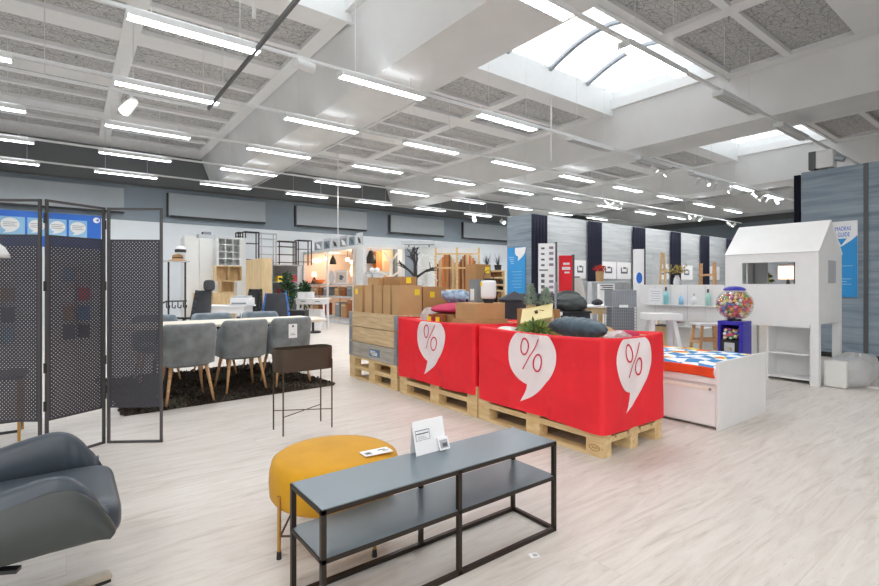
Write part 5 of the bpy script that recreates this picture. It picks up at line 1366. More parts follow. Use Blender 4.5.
# gondola with black racks on top
yG = 16.2
xa, xb = onY(237, 264, yG).x, onY(304, 264, yG).x; zG = onY(285, 264.5, yG).z
t = thing('gondola_shelf', 'long grey storage gondola with goods under the black metal racks', 'gondola', (xa, yG, 0))
w = xb - xa
B(0, .6, 0, w, .64, zG - .03).build('back_panel', m_midgrey, t); B(0, 0, zG - .03, w, .64, zG).build('top', m_lightgrey, t)
for k in range(3): B(0, .05, .1 + k * .6, w, .6, .13 + k * .6).build('shelf', m_lightgrey, t)
for x in (0, w / 2, w - .04): B(x, .02, 0, x + .04, .06, zG - .03).build('post', m_galv, t)
cs = [m_copper, m_yellow, m_green, m_magenta, m_sky, m_midgrey, m_orange, m_white_e, m_navy, m_card]
cn = ['copper-brown', 'yellow', 'green', 'magenta', 'light blue', 'grey', 'orange', 'white', 'navy', 'cardboard']
i = 0
for r in range(3):
    x = .08; kk = 0
    while x < w - .2:
        ww = rnd.uniform(.10, .22); hh = rnd.uniform(.18, .42)
        if not (w / 2 - .25 < x < w / 2 + .06):
            tt2 = thing('storage_box', cn[i % 10] + ' box on the %s gondola shelf under the metal racks, %s from left' % (('bottom', 'middle', 'top')[r], nth(min(11, kk))), 'box', (xa + x, yG + .12, .1301 + r * .6), 0, 'boxed goods on the gondola')
            B(0, 0, 0, ww, .25, hh).build('body', cs[i % 10], tt2); B(ww * .2, -.002, hh * .3, ww * .8, 0, hh * .7).build('label', cs[(i + 7) % 10], tt2)
            kk += 1
        i += 1; x += ww + rnd.uniform(.02, .12)
def etagere(u0, u1, vt, label, y=None, shelves=3, solid=False, mat=m_black):
    y = y or yG + .12
    a, b = onY(u0, vt, y).x, onY(u1, vt, y).x; zt = onY((u0 + u1) / 2, vt, y).z; h = zt - zG; w = b - a
    t = thing('metal_rack', label, 'rack', (a, y, zG + .001), 0, 'metal racks on top of the gondola'); q = MB(); s = .03
    for x in (0, w - s):
        for yy in (0, .3): q.box(x, yy, 0, x + s, yy + s, h)
    for z in (h - s,):
        for yy in (0, .3): q.box(0, yy, z, w, yy + s, z + s)
        for x in (0, w - s): q.box(x, 0, z, x + s, .3, z + s)
    q.build('frame', mat, t)
    for k in range(shelves):
        z = h * (k + .25) / shelves; B(s, s, z, w - s, .3, z + .02).build('shelf', m_midgrey if solid else mat, t)
etagere(238, 243.5, 232, 'narrow black metal ladder rack at the left end of the gondola', None, 5)
etagere(245, 259.5, 231.5, 'tall black metal rack with two shelves above the oak wardrobe', None, 2)
etagere(261, 277, 233, 'white wire rack right of the tall black one', None, 4, False, m_lightgrey)
etagere(279, 297, 241, 'black metal rack with open middle on the gondola, left of the booth', None, 3)
etagere(298, 312, 240, 'black metal rack against the booth corner, last on gondola', None, 2, True)
# coat stand by the screen
p = onY(177.5, 300, 11.0)
t = thing('coat_rack', 'black metal coat stand with hat shelf right of the folding screen', 'coat rack', (p.x, 11.0, 0))
zt = onY(178, 262, 11.0).z
for x in (-.16, .14): MB().bar((x, 0, .04), (x, 0, zt), .03, .03).build('post', m_black, t)
B(-.32, -.15, zt, .2, .15, zt + .02).build('hat_shelf', m_lightgrey, t); q = MB(); q.box(-.2, -.2, 0, -.12, .2, .04); q.box(.1, -.2, 0, .18, .2, .04); q.build('foot', m_black, t)
q = MB(); zz = onY(178, 303, 11.).z; q.tube([V((-.30, -.05, zz - .1)), V((-.28, -.05, zz)), V((-.2, -.05, zz + .04)), V((.16, -.05, zz + .04))], .014)
for k in range(4): q.tube([V((-.2 + k * .1, -.06, zz + .02)), V((-.21 + k * .1, -.1, zz - .08)), V((-.16 + k * .1, -.1, zz - .1)), V((-.15 + k * .1, -.1, zz - .04))], .01)
q.build('hook', m_black, t)
z = zt + .02
t = thing('hat_box', 'brown and black hats piled on the coat stand shelf', 'hat', (p.x - .0, 11.0, z + .001)); MB().lathe([(.001, 0), (.17, 0), (.17, .012), (.1, .03), (.095, .11), (.05, .13), (.001, .13)], 20).build('brim_hat', m_cardd, t, smooth=True); MB().lathe([(.085, .05), (.099, .05), (.099, .075), (.085, .075)], 20).build('band', m_black, t)
p2 = onY(180.5, 249, 10.95)
t = thing('helmet', 'white and black rounded helmet hung on the post above the coat stand', 'helmet', (p2.x, 10.95, z + .132)); MB().lathe([(.001, 0), (.09, .0), (.1, .06), (.085, .13), (.05, .165), (.001, .175)], 20).build('shell', m_paper, t, smooth=True); MB().lathe([(.092, .03), (.105, .05), (.102, .1), (.09, .09)], 20).build('visor', m_black, t)
# office chairs
def office_chair(u, d, vt, label, m1, m2, rz, wide=.46, head=True):
    p = atd(u, vt, d); zt = p.z
    t = thing('office_chair', label, 'office chair', (p.x, p.y, 0), rz, 'office chairs')
    def bk(u_, v_):
        x = (u_ - .5) * wide * (1 - .28 * v_ ** 2); return (x, -.20 - .08 * v_ + .10 * (2 * abs(u_ - .5)) ** 2, .48 + (zt - (.18 if head else .0) - .48) * v_)
    m = MB(); m.grid(bk, 12, 14); m.build('backrest', m1, t, smooth=True, solid=.05, sub=1)
    for s in (0, 1):
        q = MB(); q.tube([V(bk(s, k / 8)) for k in range(9)], .035, 8); q.build('side_bolster', m2, t, smooth=True)
    if head: m = MB(); m.grid(cushion(-wide * .3, wide * .3, -.33, -.25, zt - .19, zt, .6), 24, 12, cu=True); m.build('headrest', m1, t, smooth=True)
    m = MB(); m.grid(cushion(-.25, .25, -.22, .26, .40, .50, .5), 28, 12, cu=True); m.build('seat', m1, t, smooth=True)
    for s in (-1, 1):
        q = MB(); q.bar((s * .29, -.02, .46), (s * .29, -.02, .66), .04, .03); q.bar((s * .29, -.16, .67), (s * .29, .14, .67), .06, .03); q.bar((s * .29, -.02, .46), (s * .2, -.02, .43), .04, .03); q.build('armrest', m_black, t)
    MB().cyl((0, 0, .09), (0, 0, .41), .028, n=12).build('gas_lift', m_black, t)
    for k in range(5):
        a = 2 * PI * k / 5 + .3; q = MB(); q.bar((0, 0, .10), (.29 * math.cos(a), .29 * math.sin(a), .075), .045, .03); lg = q.build('foot', m_black, t)
        MB().cyl((.29 * math.cos(a) - .02, .29 * math.sin(a), .03), (.29 * math.cos(a) + .02, .29 * math.sin(a), .03), .03, n=10).build('castor', m_black, lg)
    return t
office_chair(276, 10.6, 293, 'dark grey gaming chair with bright blue side edges behind the dining chairs', m_charcoal, m_gamblue, R(-20), .5, False)
office_chair(194.5, 8.6, 280, 'dark grey high-backed office chair with headrest in front of white wardrobe', m_charcoal, m_charcoal, R(42), .44)
office_chair(250, 11.5, 289, 'black office chair with mesh back in front of the oak wardrobe', m_black, m_black, R(120), .44, False)
# white desk with long top
def desk(u0, u1, d, z, label, drawers=0, rz=None):
    a, b = atd(u0, 300, d), atd(u1, 300, d); c = (a + b) / 2; w = (a - b).length
    t = thing('desk', label, 'desk', (c.x, c.y, 0), R(52.7) if rz is None else rz, 'white office desks')
    B(-.05, -w / 2, z - .03, .55, w / 2, z).build('top', m_paper, t, bevel=.004)
    for sx in (0, .48):
        for sy in (-1, 1): MB().bar((sx, sy * (w / 2 - .06), 0), (sx + .02, sy * (w / 2 - .10), z - .03), .04, .04).build('leg', m_paper, t)
    B(.0, -w / 2 + .05, z - .16, .5, w / 2 - .05, z - .03).build('apron', m_paper, t)
    for k in range(drawers):
        yy = -w / 2 + .06 + k * (w - .12) / drawers; dr = B(-.018, yy + .005, z - .155, 0, yy + (w - .12) / drawers - .005, z - .035).build('drawer', m_paper, t); q = MB(); q.box(-.03, yy + (w - .12) / drawers / 2 - .06, z - .09, -.018, yy + (w - .12) / drawers / 2 + .06, z - .075); q.build('handle', m_black, dr)
    return c, t
c, t = desk(294, 327, 13.2, .86, 'white desk with two black-handled drawers left of the lamp booth', 2)
for k, (u, l) in enumerate(((300, 'left'), (308, 'right'))):
    p = atd(u, 300, 13.35); simple('white_carton', 'small white box on the white drawer desk, the %s one of two' % l, 'box', (p.x + .1, p.y + .1, .861), (.2, .2, .17), m_paper, R(52.7), 'white boxes on the drawer desk')
p = atd(313, 322, 12.6)
t = thing('beige_stool', 'round beige upholstered stool on a black foot, in front of white drawer desk', 'stool', (p.x, p.y, 0)); zz = .40
MB().lathe([(.001, zz - .12), (.2, zz - .12), (.22, zz - .06), (.2, zz), (.001, zz + .01)], 24).build('seat', M('peach_cloth', (232, 206, 176), .8), t, smooth=True); MB().cyl((0, 0, .03), (0, 0, zz - .1), .03, n=12).build('stem', m_black, t); MB().lathe([(.001, 0), (.2, 0), (.2, .03), (.001, .035)], 24).build('base', m_black, t)
p = atd(313, 311, 13.3); simple('drawer_unit', 'small white drawer unit under the white drawer desk', 'drawer unit', (p.x + .16, p.y + .2, 0), (.3, .36, .55), m_paper, R(52.7))
c, t = desk(198, 246, 10.2, .80, 'long white office desk behind the far row of tub chairs')
p = atd(241, 303, 10.3)
t = thing('printer', 'white desktop printer on the long white desk', 'printer', (p.x + .05, p.y + .1, .801), R(52.7)); B(-.16, -.2, 0, .2, .2, .16).build('body', m_paper, t, bevel=.02); B(-.18, -.15, .03, -.16, .15, .06).build('tray', m_midgrey, t); B(-.1, -.16, .16, .16, .16, .2).build('lid', m_lightgrey, t, bevel=.01)
p = atd(292, 300, 12.0); simple('black_cabinet', 'black low cabinet behind gaming chair beside the drawer desk', 'cabinet', (p.x + .1, p.y + .15, 0), (.4, .65, .60), m_black, R(52.7))
# plants
for (u, vb, d, vt, l) in ((287.5, 312, 13.0, 276, 'dark green leafy plant behind the blue-edged gaming chair'), (304.5, 304, 14.6, 284, 'small dark green plant above white drawer desk, at the booth corner')):
    p = atd(u, vb, d); zt = atd(u, vt, d).z
    t = thing('potted_plant', l, 'plant', (p.x, p.y, 0), 0, 'office plants'); MB().lathe([(.001, 0), (.13, 0), (.16, .3), (.14, .3), (.001, .27)], 20).build('pot', m_charcoal, t)
    MB().cyl((0, 0, .25), (0, 0, zt - .2), .015, n=8).build('stem', m_bark, t); leafy(t, 320, (0, 0, (zt + .55) / 2), .13, .13, (zt - .5) / 2, .14, .03, [m_green, M('dark_leaf', (32, 60, 44), .6)])
# ---------------------------------------------------------------- lamp booth (open side X = 7.08)
XB = 7.08; HBo = 2.42
yP = [onX(360, 250, XB).y, onX(327, 250, XB).y, onX(303.5, 250, XB).y]
q = MB(); q.box(XB - .02, yP[0] - .22, 0, XB + .10, yP[0] + .22, HBo); q.box(XB, yP[1] - .04, 0, XB + .06, yP[1] + .04, HBo); q.box(XB, yP[2] - .05, 0, XB + .06, yP[2] + .05, HBo); q.box(XB, yP[0], HBo - .08, XB + .06, yP[2], HBo + .02)
struct('trim_3', q, m_whitem)
m_boothwall = M('booth_wall', (226, 214, 204), .8)
q = MB(); q.box(9.0, yP[0] + .1, 0, 9.06, yP[2], HBo); q.box(XB + .06, yP[2] - .02, 0, 9.0, yP[2] + .02, HBo); q.box(XB + .06, yP[0] + .7, HBo - .02, 9.0, yP[2], HBo + .01); q.box(XB + .1, yP[0] + .62, 0, 9.0, yP[0] + .7, HBo)
struct('partition', q, m_boothwall)
struct('trim_4', B(XB - .25, yP[0] - .22, 0, XB + .0, yP[2], .09), m_lightgrey)
t = thing('booth_counter', 'two-tier white shelf counter running along the lamp booth front', 'shelf counter', (XB + .11, yP[0] + .75, 0)); w = yP[2] - yP[0] - .85
for z in (.10, .80, 1.20): B(0, 0, z, .55, w, z + .05).build('shelf', m_lightgrey, t)
for y in (0, w / 2, w - .04): B(.45, y, .0, .49, y + .04, 1.2).build('post', m_oak, t)
i = 0
for z in (.1505, .8505):
    y = .1
    while y < w - .4:
        ww = rnd.uniform(.3, .5); hh = rnd.uniform(.26, .33) if z > .5 else rnd.uniform(.4, .58)
        if not (w / 2 - ww - .02 < y < w / 2 + .06):
            tt2 = thing('wicker_basket', ['brown wicker basket on the %s tier of booth counter', 'honey-coloured carton on the %s tier of booth counter', 'grey carton on the %s tier of booth counter'][i % 3] % ('lower' if z < .5 else 'upper') + ', number %s from the near end' % nth(min(i, 11)), 'basket' if i % 3 == 0 else 'box', (XB + .16, yP[0] + .75 + y, z), 0, 'baskets and boxes on the booth counter')
            B(0, 0, 0, .36, ww - .05, hh).build('body', [m_copper, m_card, m_midgrey][i % 3], tt2, bevel=.02); B(-.004, .04, hh - .09, .0, ww - .09, hh - .03).build('band', [m_cardd, m_oak, m_lightgrey][i % 3], tt2); i += 1
        y += ww + .06
def pendant(u, v, x, r, h, mat, label, glow=True, kind='globe'):
    p = onX(u, v, x); t = thing('pendant_lamp', label, 'pendant lamp', (p.x, p.y, p.z), 0, 'pendant lamps of the lamp booths')
    MB().cyl((0, 0, h * .5), (0, 0, HBo - .02 - p.z if p.z < HBo - .1 else .3), .008, n=6).build('cord', m_black, t)
    if kind == 'globe': MB().lathe([(.001, -h / 2)] + [(r * math.cos(a), h / 2 * math.sin(a)) for a in [-1.3 + 2.6 * k / 12 for k in range(13)]] + [(.001, h / 2)], 22).build('shade', mat, t, smooth=True)
    else:
        MB().lathe([(r, -h / 2), (r * .8, 0), (r * .3, h * .4), (r * .25, h / 2), (r * .2, h / 2), (r * .26, h * .38), (r * .76, 0), (r * .96, -h / 2)], 22).build('shade', mat, t, smooth=True); MB().lathe([(.001, -h * .35), (r * .35, -h * .25), (r * .3, 0), (.001, .05)], 14).build('bulb', m_warm, t, smooth=True)
pendant(314.5, 261, 7.6, .30, .28, m_warmshade, 'wide warm glowing oval pendant lamp at the far end of lamp booth')
pendant(325.5, 259, 7.7, .07, .12, m_warm, 'bare glowing bulb right of the oval pendant lamp')
pendant(333, 260, 7.5, .12, .3, m_black, 'black cage pendant lamp with warm bulb in the lamp booth', True, 'cone')
pendant(347.5, 259.5, 7.8, .07, .12, m_warm, 'bare glowing bulb near the white booth pillar, left of two')
pendant(352, 262, 7.6, .07, .12, m_warm, 'bare glowing bulb near the white booth pillar, right of two')
pendant(352.5, 271, 7.5, .09, .38, m_warmshade, 'tall glowing cylinder lamp hanging beside the white booth pillar')
def on_counter(u): return onX(u, 280, XB + .3).y
for u, nmx, lab, cat, mk in ((313, 'table_lamp', 'dark table lamp with conical foot on booth counter under the oval pendant', 'table lamp', 0), (318, 'wooden_bowl', 'orange-brown bowl on booth counter beside the dark table lamp', 'bowl', 1),
                             (331, 'round_mirror', 'round white-framed mirror standing on the booth counter', 'mirror', 2), (340, 'picture_frame', 'white framed picture with dark motif on the booth counter', 'picture', 3)):
    t = thing(nmx, lab, cat, (XB + .35, on_counter(u), 1.2505))
    if mk == 0: MB().lathe([(.001, 0), (.14, 0), (.02, .28), (.001, .3)], 18).build('foot', m_black, t); MB().lathe([(.10, .28), (.06, .46), (.055, .46), (.095, .28)], 18).build('shade', m_warmshade, t)
    if mk == 1: MB().lathe([(.001, 0), (.1, 0), (.24, .16), (.22, .16), (.08, .02), (.001, .02)], 22).build('bowl', m_orange, t, smooth=True); MB().lathe([(.06, .0), (.11, .0), (.11, .02), (.06, .02)], 18).build('foot_ring', m_copper, t)
    if mk == 2:
        q = MB(); q.X = Matrix.Translation((0, 0, .24)) @ Matrix.Rotation(PI / 2, 4, 'Y'); q.lathe([(.19, -.02), (.24, -.02), (.24, .02), (.19, .02)], 28); q.build('frame', m_paper, t)
        q = MB(); q.X = Matrix.Translation((0, 0, .24)) @ Matrix.Rotation(PI / 2, 4, 'Y'); q.lathe([(.001, -.006), (.2, -.006), (.2, .006), (.001, .006)], 28); q.build('glass', m_galv, t)
    if mk == 3:
        B(-.015, -.45, 0, .015, .45, .45).build('frame', m_paper, t); B(-.018, -.38, .05, -.015, .38, .40).build('print', m_boothwall, t); q = MB(); q.box(-.02, -.12, .14, -.018, .1, .3); q.box(-.02, -.2, .2, -.018, -.1, .26); q.build('motif', m_print, t)
# lights inside the booths (their lamps' light)
for (x, y, z, e) in ((7.9, yP[2] - .8, 2.2, 14), (7.9, yP[1] - .6, 2.2, 14), (8.0, yP[0] + .0, 2.2, 7)):
    d = bpy.data.lights.new('booth_lamp', 'POINT'); d.energy = e; d.color = (1, .8, .6); d.shadow_soft_size = .12; o = bpy.data.objects.new('booth_lamp', d); C.objects.link(o); o.location = (x, y, z)
# canvases on the booth top
i = 0
for u0, u1 in ((314, 322), (323, 330), (331, 338), (339, 347), (348, 355), (356, 362)):
    a, b = onX(u1, 240, XB + .12).y, onX(u0, 240, XB + .12).y
    t = thing('canvas_picture', 'blue-grey canvas picture on the booth roof, %s from the left' % nth(i), 'picture', (XB + .12, a, HBo + .021), 0, 'canvas pictures on the booth roof')
    B(0, 0, 0, .04, b - a - .03, .34 + .05 * (i % 2)).build('frame', m_lightgrey, t); q = MB(); q.box(-.003, .04, .04, 0, (b - a) - .07, .30); q.build('print', [m_midgrey, m_greytop, m_lightgrey][i % 3], t)
    q = MB(); q.add([(-.005, .06, .06), (-.005, (b - a) * .55, .08), (-.005, (b - a) * .7, .28), (-.005, (b - a) * .3, .2)], [(0, 1, 2, 3)]); q.build('motif', [m_paper, m_slate, m_charcoal][i % 3], t, solid=.003); i += 1
# ---------------------------------------------------------------- second booth, facing the viewer
yS = yP[0] - .02
xe = onY(403, 250, yS).x
q = MB(); q.box(XB + .1, yS, HBo - .06, xe, yS + .06, HBo + .02); q.box(xe - .05, yS, 0, xe + .03, yS + .06, HBo); q.box(xe - .02, yS + .06, 0, xe, yS + .6, HBo); struct('trim_5', q, m_whitem)
def inbay(u, v, dy=.3): return onY(u, v, yS + dy)
p = inbay(371, 257, .25); t = thing('pendant_lamp', 'dark brown bell pendant lamp with warm bulb in the second booth', 'pendant lamp', (p.x, p.y, p.z), 0, 'pendant lamps of the lamp booths')
MB().lathe([(.17, -.2), (.16, -.05), (.09, .1), (.06, .2), (.05, .2), (.08, .09), (.15, -.05), (.16, -.2)], 22).build('shade', m_bronze, t, smooth=True); MB().lathe([(.001, -.19), (.06, -.15), (.05, -.02), (.001, 0)], 14).build('bulb', m_warm, t, smooth=True); MB().cyl((0, 0, .2), (0, 0, HBo - .06 - p.z), .008, n=6).build('cord', m_black, t)
def slab(name, u0, u1, v0, v1, dy, mat, label, cat, dep=.12, z0=None, trim=m_white_e):
    a, b = inbay(u0, v1, dy), inbay(u1, v0, dy); zb = a.z if z0 is None else z0
    t = thing(name, label, cat, (a.x, a.y, zb)); w = b.x - a.x; h = b.z - zb
    B(0, 0, 0, w, dep, h).build('body', mat, t, bevel=.005); B(w * .15, -.006, h * .15, w * .85, 0, h * .85).build('front', trim, t); return t
slab('tall_cabinet', 376, 381.5, 251.5, 292, .3, m_orange, 'orange tall cabinet in second booth beside the bell lamp', 'cabinet', .25, 0.0, m_orange)
slab('tall_cabinet', 382, 393, 250.5, 292, .32, m_oak, 'peach wooden tall cabinet right of the orange one', 'cabinet', .22, 0.0, M('peach_panel', (226, 176, 130), .6))
slab('grey_panel', 395, 402, 248, 292, .3, m_midgrey, 'grey tall panel at right end of the second booth', 'panel', .1, 0.0, m_midgrey)
p = inbay(379, 272, -.55)
t = thing('white_side_table', 'white tall display table in front of the second booth, over the carton stack', 'table', (p.x, p.y, 0)); zt = p.z
B(-.35, -.2, zt - .06, .36, .25, zt).build('table_top', m_lightgrey, t); B(-.30, -.12, 0, .1, .2, zt - .06).build('body', m_paper, t); MB().cyl((-.33, -.18, 0), (-.33, -.18, zt - .06), .02, n=8).build('leg', m_greyblu, t)
for k, u in enumerate((372, 377)):
    p = inbay(u, 268, -.5); t = thing('white_cup', 'white round jar on the tall display table, %s of two' % ('left', 'right')[k], 'jar', (p.x, p.y, zt + .001), 0, 'white jars on the display table'); MB().lathe([(.001, 0), (.06, 0), (.08, .06), (.07, .11), (.001, .115)], 16).build('body', m_paper, t, smooth=True); MB().lathe([(.03, .113), (.05, .115), (.03, .14), (.001, .142)], 12).build('lid', m_lightgrey, t)
# white branch decorations
def branches(u, v, d, sc, mat, label, name='branch_decoration', seed=1, base=None, spread=1.):
    rr = random.Random(seed); p = atd(u, v, d); t = thing(name, label, 'branch decoration', (p.x, p.y, p.z if base is None else base), R(52.7))
    q = MB()
    def grow(a, dirv, l, r, lev):
        b = a + dirv * l; q.cyl(a, b, r, r * .65, 7)
        if lev:
            for k in range(3 if lev > 1 else 2):
                nd = (dirv + V((rr.uniform(-.3, .3), rr.uniform(-1, 1) * spread, rr.uniform(-.35, .5)))).normalized(); grow(a + dirv * l * rr.uniform(.5, 1), nd, l * rr.uniform(.55, .75), r * .6, lev - 1)
    return t, q, grow
t, q, grow = branches(415.5, 284, 10.5, 1, m_bark, 'bare black decorative tree standing behind the cardboard boxes', 'decorative_tree', 5, 0.0)
grow(V((0, 0, .03)), V((0, 0, 1)), 1.35, .05, 0); grow(V((0, 0, 1.35)), V((0, .03, 1)).normalized(), .34, .045, 3); grow(V((0, 0, 1.4)), V((0, .6, .6)).normalized(), .28, .03, 2); grow(V((0, 0, 1.38)), V((0, -.8, .55)).normalized(), .32, .03, 2); grow(V((0, 0, 1.6)), V((0, .1, 1)).normalized(), .34, .025, 1); q.build('branch', m_bark, t)
MB().lathe([(.001, 0), (.2, 0), (.2, .03), (.001, .04)], 20).build('base', m_black, t)
p = atd(391, 262, 9.6)
t = thing('white_branch_rack', 'white branching wooden coat tree in front of second booth', 'coat rack', (p.x, p.y, 0), R(52.7))
MB().bar((0, 0, .03), (0, 0, p.z + .05), .05, .05).build('post', m_tabletop, t)
z = p.z
for a, b in (((0, 0, z - .0), (0, .14, z + .19)), ((0, 0, z), (0, -.13, z + .18)), ((0, 0, z - .30), (0, .22, z - .18)), ((0, 0, z - .30), (0, -.2, z - .16))): MB().bar(a, b, .035, .035).build('branch', m_tabletop, t)
B(-.2, -.2, 0, .2, .2, .03).build('base', m_tabletop, t)
# grey-white screen wall with hanging curtain and bar lamp behind the black tree
a, b = atd(404, 290, 12.2), atd(434, 290, 12.2); c0 = (a + b) / 2; w = (a - b).length; zt = atd(420, 247, 12.2).z
t = thing('display_screen', 'pale display screen wall behind the bare black tree', 'display wall', (c0.x, c0.y, 0), R(52.7)); B(0, -w / 2, 0, .06, w / 2, zt).build('panel', m_whitem, t)
B(-.004, w * .05, .4, 0, w / 2 - .02, zt - .05).build('grey_field', m_greyblu, t); q = MB()
def lc(u, v): return (-.06 - .02 * math.sin(u * 40), -w * .3 + w * .22 * u, .3 + (zt - .4) * v)
q.grid(lc, 40, 4); q.build('hanging_cloth', m_white_e, t, smooth=True, solid=.005)
B(-.12, -w / 2 - .02, zt + .06, .1, w / 2 + .06, zt + .14).build('top_bar', m_lightgrey, t); B(-.13, -w / 2, zt + .05, .1, w / 2, zt + .06).build('top_bar_shade', m_midgrey, t)
q = MB(); q.box(.0, -w / 2 + .1, zt, .05, -w / 2 + .14, zt + .06); q.box(.0, w / 2 - .14, zt, .05, w / 2 - .1, zt + .06); q.build('bracket', m_midgrey, t)
for k, (u, v, l) in enumerate(((426, 262, 'upper'), (429, 279, 'lower'))):
    t, q, grow = branches(u, v, 11.9, 1, m_paper, 'white twig decoration hanging on the pale screen wall, the %s one' % l, 'twig_wreath', 11 + k)
    for i in range(9): a = 2 * PI * i / 9; grow(V((0, .14 * math.cos(a), .14 * math.sin(a))), V((0, -math.sin(a) + .3 * math.cos(a), math.cos(a) + .3 * math.sin(a))).normalized(), .085, .012, 1)
    q.build('twigs', m_paper, t)
# pine lattice rack with upright boards
d = 12.4; a, b = atd(434.5, 292, d), atd(480, 292, d); c0 = (a + b) / 2; w = (a - b).length; zt = atd(457, 247.5, d).z
rk = thing('timber_rack', 'pine lattice rack holding upright wooden boards', 'rack', (c0.x, c0.y, 0), R(52.7))
for y in (-w / 2, -.02, w / 2 - .05): B(-.04, y, 0, .0, y + .05, zt).build('post', m_pine, rk)
for v in (254, 268, 290): z = atd(457, v, d).z; B(-.06, -w / 2, z - .02, -.04, w / 2, z + .02).build('rail', m_pine, rk)
B(.0, -w / 2, 0, .35, w / 2, .04).build('base_board', m_pine, rk); B(.35, -w / 2, 0, .38, w / 2, zt).build('back_panel', m_whitem, rk)
cosA, sinA = math.cos(R(52.7)), math.sin(R(52.7))
wb = [m_copper, m_orange, m_pined, m_cardd, m_oak]
n = 24
for k in range(n):
    y = w / 2 - .08 - k * (w - .16) / (n - 1); ph = (k % 12) / 11 * PI; hgt = 1.72 + .26 * math.sin(ph) + rnd.uniform(-.03, .03); x = .12 + (k % 3) * .05
    tt2 = thing('wooden_board', ['copper-brown', 'orange', 'pale pine', 'brown', 'pale oak'][(k * 7 + k // 5) % 5] + ' upright board in the pine lattice rack, number %d from the left' % (k + 1), 'board', (c0.x + cosA * x - sinA * y, c0.y + sinA * x + cosA * y, .041), R(52.7), 'upright boards in the pine rack')
    B(-.02, -.022, 0, .02, .022, hgt).build('board', wb[(k * 7 + k // 5) % 5], tt2, bevel=.008)
# garden shelf between rack and pillar
d = 12.8; a, b = atd(482, 300, d), atd(505, 300, d); c0 = (a + b) / 2; w = (a - b).length
t = thing('pine_shelf', 'pine shelf with dark wares left of the cladded pillar', 'shelf', (c0.x, c0.y, 0), R(52.7))
zs = [atd(490, v, d).z for v in (290, 284, 277, 270)]
for z in zs: B(0, -w / 2, z - .04, .4, w / 2, z).build('shelf', m_oak, t)
for y in (-w / 2, w / 2 - .04):
    for x in (0, .36): B(x, y, 0, x + .04, y + .04, zs[-1] - .04).build('post', m_pine, t)
B(.40, -w / 2, 0, .42, w / 2, zs[-1]).build('back_panel', m_cardd, t)
for k in range(8):
    z = zs[k % 3]; y = w / 2 - .12 - (k // 3) * .2; l = ['lower', 'middle', 'upper'][k % 3]
    tt2 = thing('dark_bowl', 'dark bowl on the %s board of the pine shelf, %s from the left' % (l, nth(k // 3)), 'bowl', (c0.x + cosA * .15 - sinA * y, c0.y + sinA * .15 + cosA * y, z + .001), 0, 'dark wares on the pine shelf')
    MB().lathe([(.001, 0), (.05, 0), (.08, .09), (.07, .09), (.04, .01), (.001, .01)], 16).build('bowl', [m_black, m_slate, m_copper][k % 3], tt2, smooth=True); MB().lathe([(.078, .08), (.084, .085), (.084, .095), (.078, .095)], 16).build('rim', m_charcoal, tt2)
for (yk, l, sd) in ((.15, 'left', 3), (-.14, 'right', 8)):
    x, y = c0.x + cosA * .2 - sinA * yk, c0.y + sinA * .2 + cosA * yk; z = zs[-1]
    tt2 = thing('potted_grass', 'dark spiky plant on top of the pine shelf, the %s of two' % l, 'plant', (x, y, z + .001), 0, 'spiky plants on the pine shelf'); MB().lathe([(.001, 0), (.08, 0), (.1, .14), (.09, .14), (.001, .12)], 16).build('pot', m_charcoal, tt2)
    g = MB(); rr = random.Random(sd)
    for i in range(40): aa = rr.uniform(0, 2 * PI); e = V((math.cos(aa) * rr.uniform(.05, .2), math.sin(aa) * rr.uniform(.05, .2), rr.uniform(.25, .48))); s = V((-math.sin(aa), math.cos(aa), 0)) * .01; g.add([V((0, 0, .12)) - s, V((0, 0, .12)) + s, e], [(0, 1, 2)])
    g.build('blades', m_slate, tt2)
# ---------------------------------------------------------------- blue sign high on the back wall behind the screen
yW = YB - .02
xa, xb = -2.6, onY(101, 216, yW).x; zt, zb = 3.27, 2.30
t = thing('wall_sign', 'long blue wall sign with speech bubble tiles and small round emblem', 'sign', (xa, yW, zb)); w = xb - xa; h = zt - zb
B(0, -.03, 0, w, 0, h).build('board', m_blue, t)
RX = Matrix.Rotation(PI / 2, 4, 'X')
def bub(cx, cz, r):
    return [(cx + r * 1.08 * math.cos(a), cz + r * math.sin(a)) for a in [R(-50 + 295 * k / 26) for k in range(27)]] + [(cx - r * .75, cz - r * 1.3), (cx - r * .1, cz - r * 1.2), (cx + r * .45, cz - r * 1.0)]
for k, (u0, u1) in enumerate(((-5, 25), (27.5, 46), (48.5, 66.5), (69, 87))):
    x0, x1 = onY(u0, 225, yW).x - xa, onY(u1, 225, yW).x - xa
    tl = B(x0, -.04, .30, x1, -.03, .80).build('tile', m_paleblue, t)
    q = MB(); q.X = Matrix.Translation((0, -.041, 0)) @ RX; q.prism([(p_[0] + 0, p_[1]) for p_ in bub((x0 + x1) / 2, .585, min((x1 - x0) * .40, .185))], 0, .002); q.build('bubble', m_paper, tl)
    q = MB()
    for j in range(3): q.box((x0 + x1) / 2 - .14, -.0445, .53 + .05 * j, (x0 + x1) / 2 + .14 - .04 * (j % 2), -.043, .53 + .05 * j + .018)
    q.build('print', m_greyp, tl)
xc = onY(96.5, 219, yW).x - xa
q = MB(); q.X = Matrix.Translation((xc, -.032, h - .13)) @ RX; q.prism([(.085 * math.cos(2 * PI * i / 24), .085 * math.sin(2 * PI * i / 24)) for i in range(24)], 0, .004); e = q.build('emblem', m_paper, t)
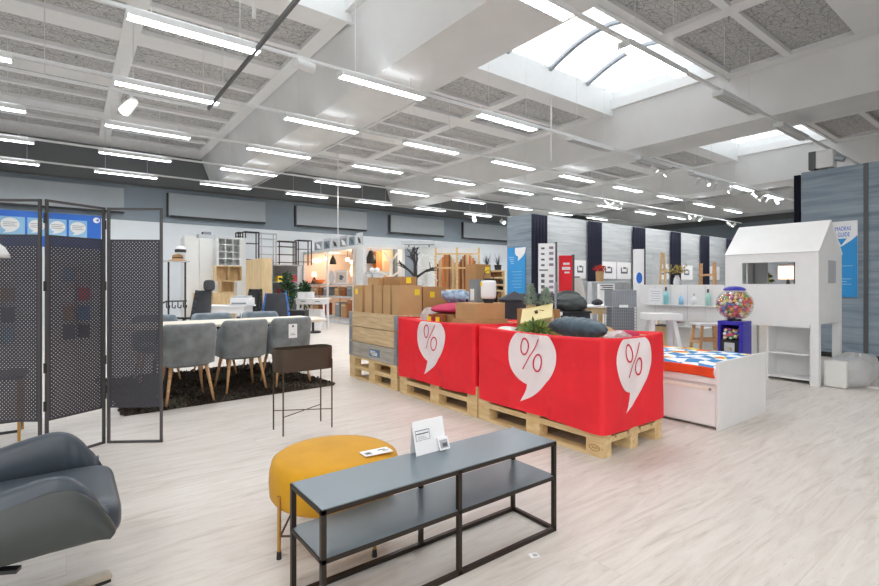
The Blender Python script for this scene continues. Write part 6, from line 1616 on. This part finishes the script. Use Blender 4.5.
q = MB(); q.X = Matrix.Translation((xc + .03, -.037, h - .12)) @ RX; q.prism([(-.04, -.03), (.0, -.045), (.035, -.01), (.01, .01), (.02, .04), (-.005, .035), (-.01, .0), (-.03, .0)], 0, .003); q.build('emblem_figure', m_blue, e)
# shelves of the household corner behind the screen (glimpsed through gaps and perforations)
xa = onY(2, 300, 13.5).x
for k, (x, l) in enumerate(((-1.4, 'left'), (-.1, 'right'))):
    t, w, h = shelfbox('textile_shelf', 'white shelf with coloured textiles glimpsed through the folding screen, the %s one' % l, 'shelf', 5, 40, 310, 262, 13.6, m_whitem, .4, 2, 4, 0.0)
    t.location = (x, 13.6, 0)
    for j in range(8):
        q = simple('folded_textile', ['red', 'pale blue', 'off-white', 'slate', 'navy', 'tan', 'sky blue', 'white'][(j + 3 * k) % 8] + ' folded textile in the %s shelf behind the folding screen, %s row' % (l, ['lowest', 'second', 'third', 'top'][j // 2]), 'textile', (x + w * (.27 + .46 * (j % 2)), 13.8, h * (j // 2) / 4 + (.011 if j // 2 else .023)), (w * .36, .26, .3), [m_red, m_paleblue, m_white_e, m_slate, m_navy, m_card, m_sky, m_paper][(j + 3 * k) % 8], 0, 'folded textiles behind the screen')
# ================================================================ CAMERA, LIGHT, VIEW
cam = bpy.data.cameras.new('camera'); co = bpy.data.objects.new('camera', cam); C.objects.link(co)
cam.sensor_width = 36; cam.lens = 36 * F / 879; cam.shift_y = -(293 - CY) / 879; cam.clip_start = .05
co.location = (0, 0, H); co.rotation_euler = (PI / 2, 0, A - PI / 2); S.camera = co
wd = bpy.data.worlds.new('world'); S.world = wd; wd.use_nodes = True
bg = wd.node_tree.nodes['Background']; bg.inputs['Color'].default_value = (.93, .97, 1, 1); bg.inputs['Strength'].default_value = 1.5
S.view_settings.view_transform = 'Standard'; S.view_settings.look = 'None'; S.view_settings.gamma = 1; S.view_settings.use_curve_mapping = False
S.view_settings.exposure = 0.55
S.cycles.max_bounces = 8; S.cycles.diffuse_bounces = 6; S.cycles.transparent_max_bounces = 12; S.cycles.use_denoising = True
S.cycles.caustics_reflective = False; S.cycles.caustics_refractive = False; S.cycles.sample_clamp_indirect = 6.
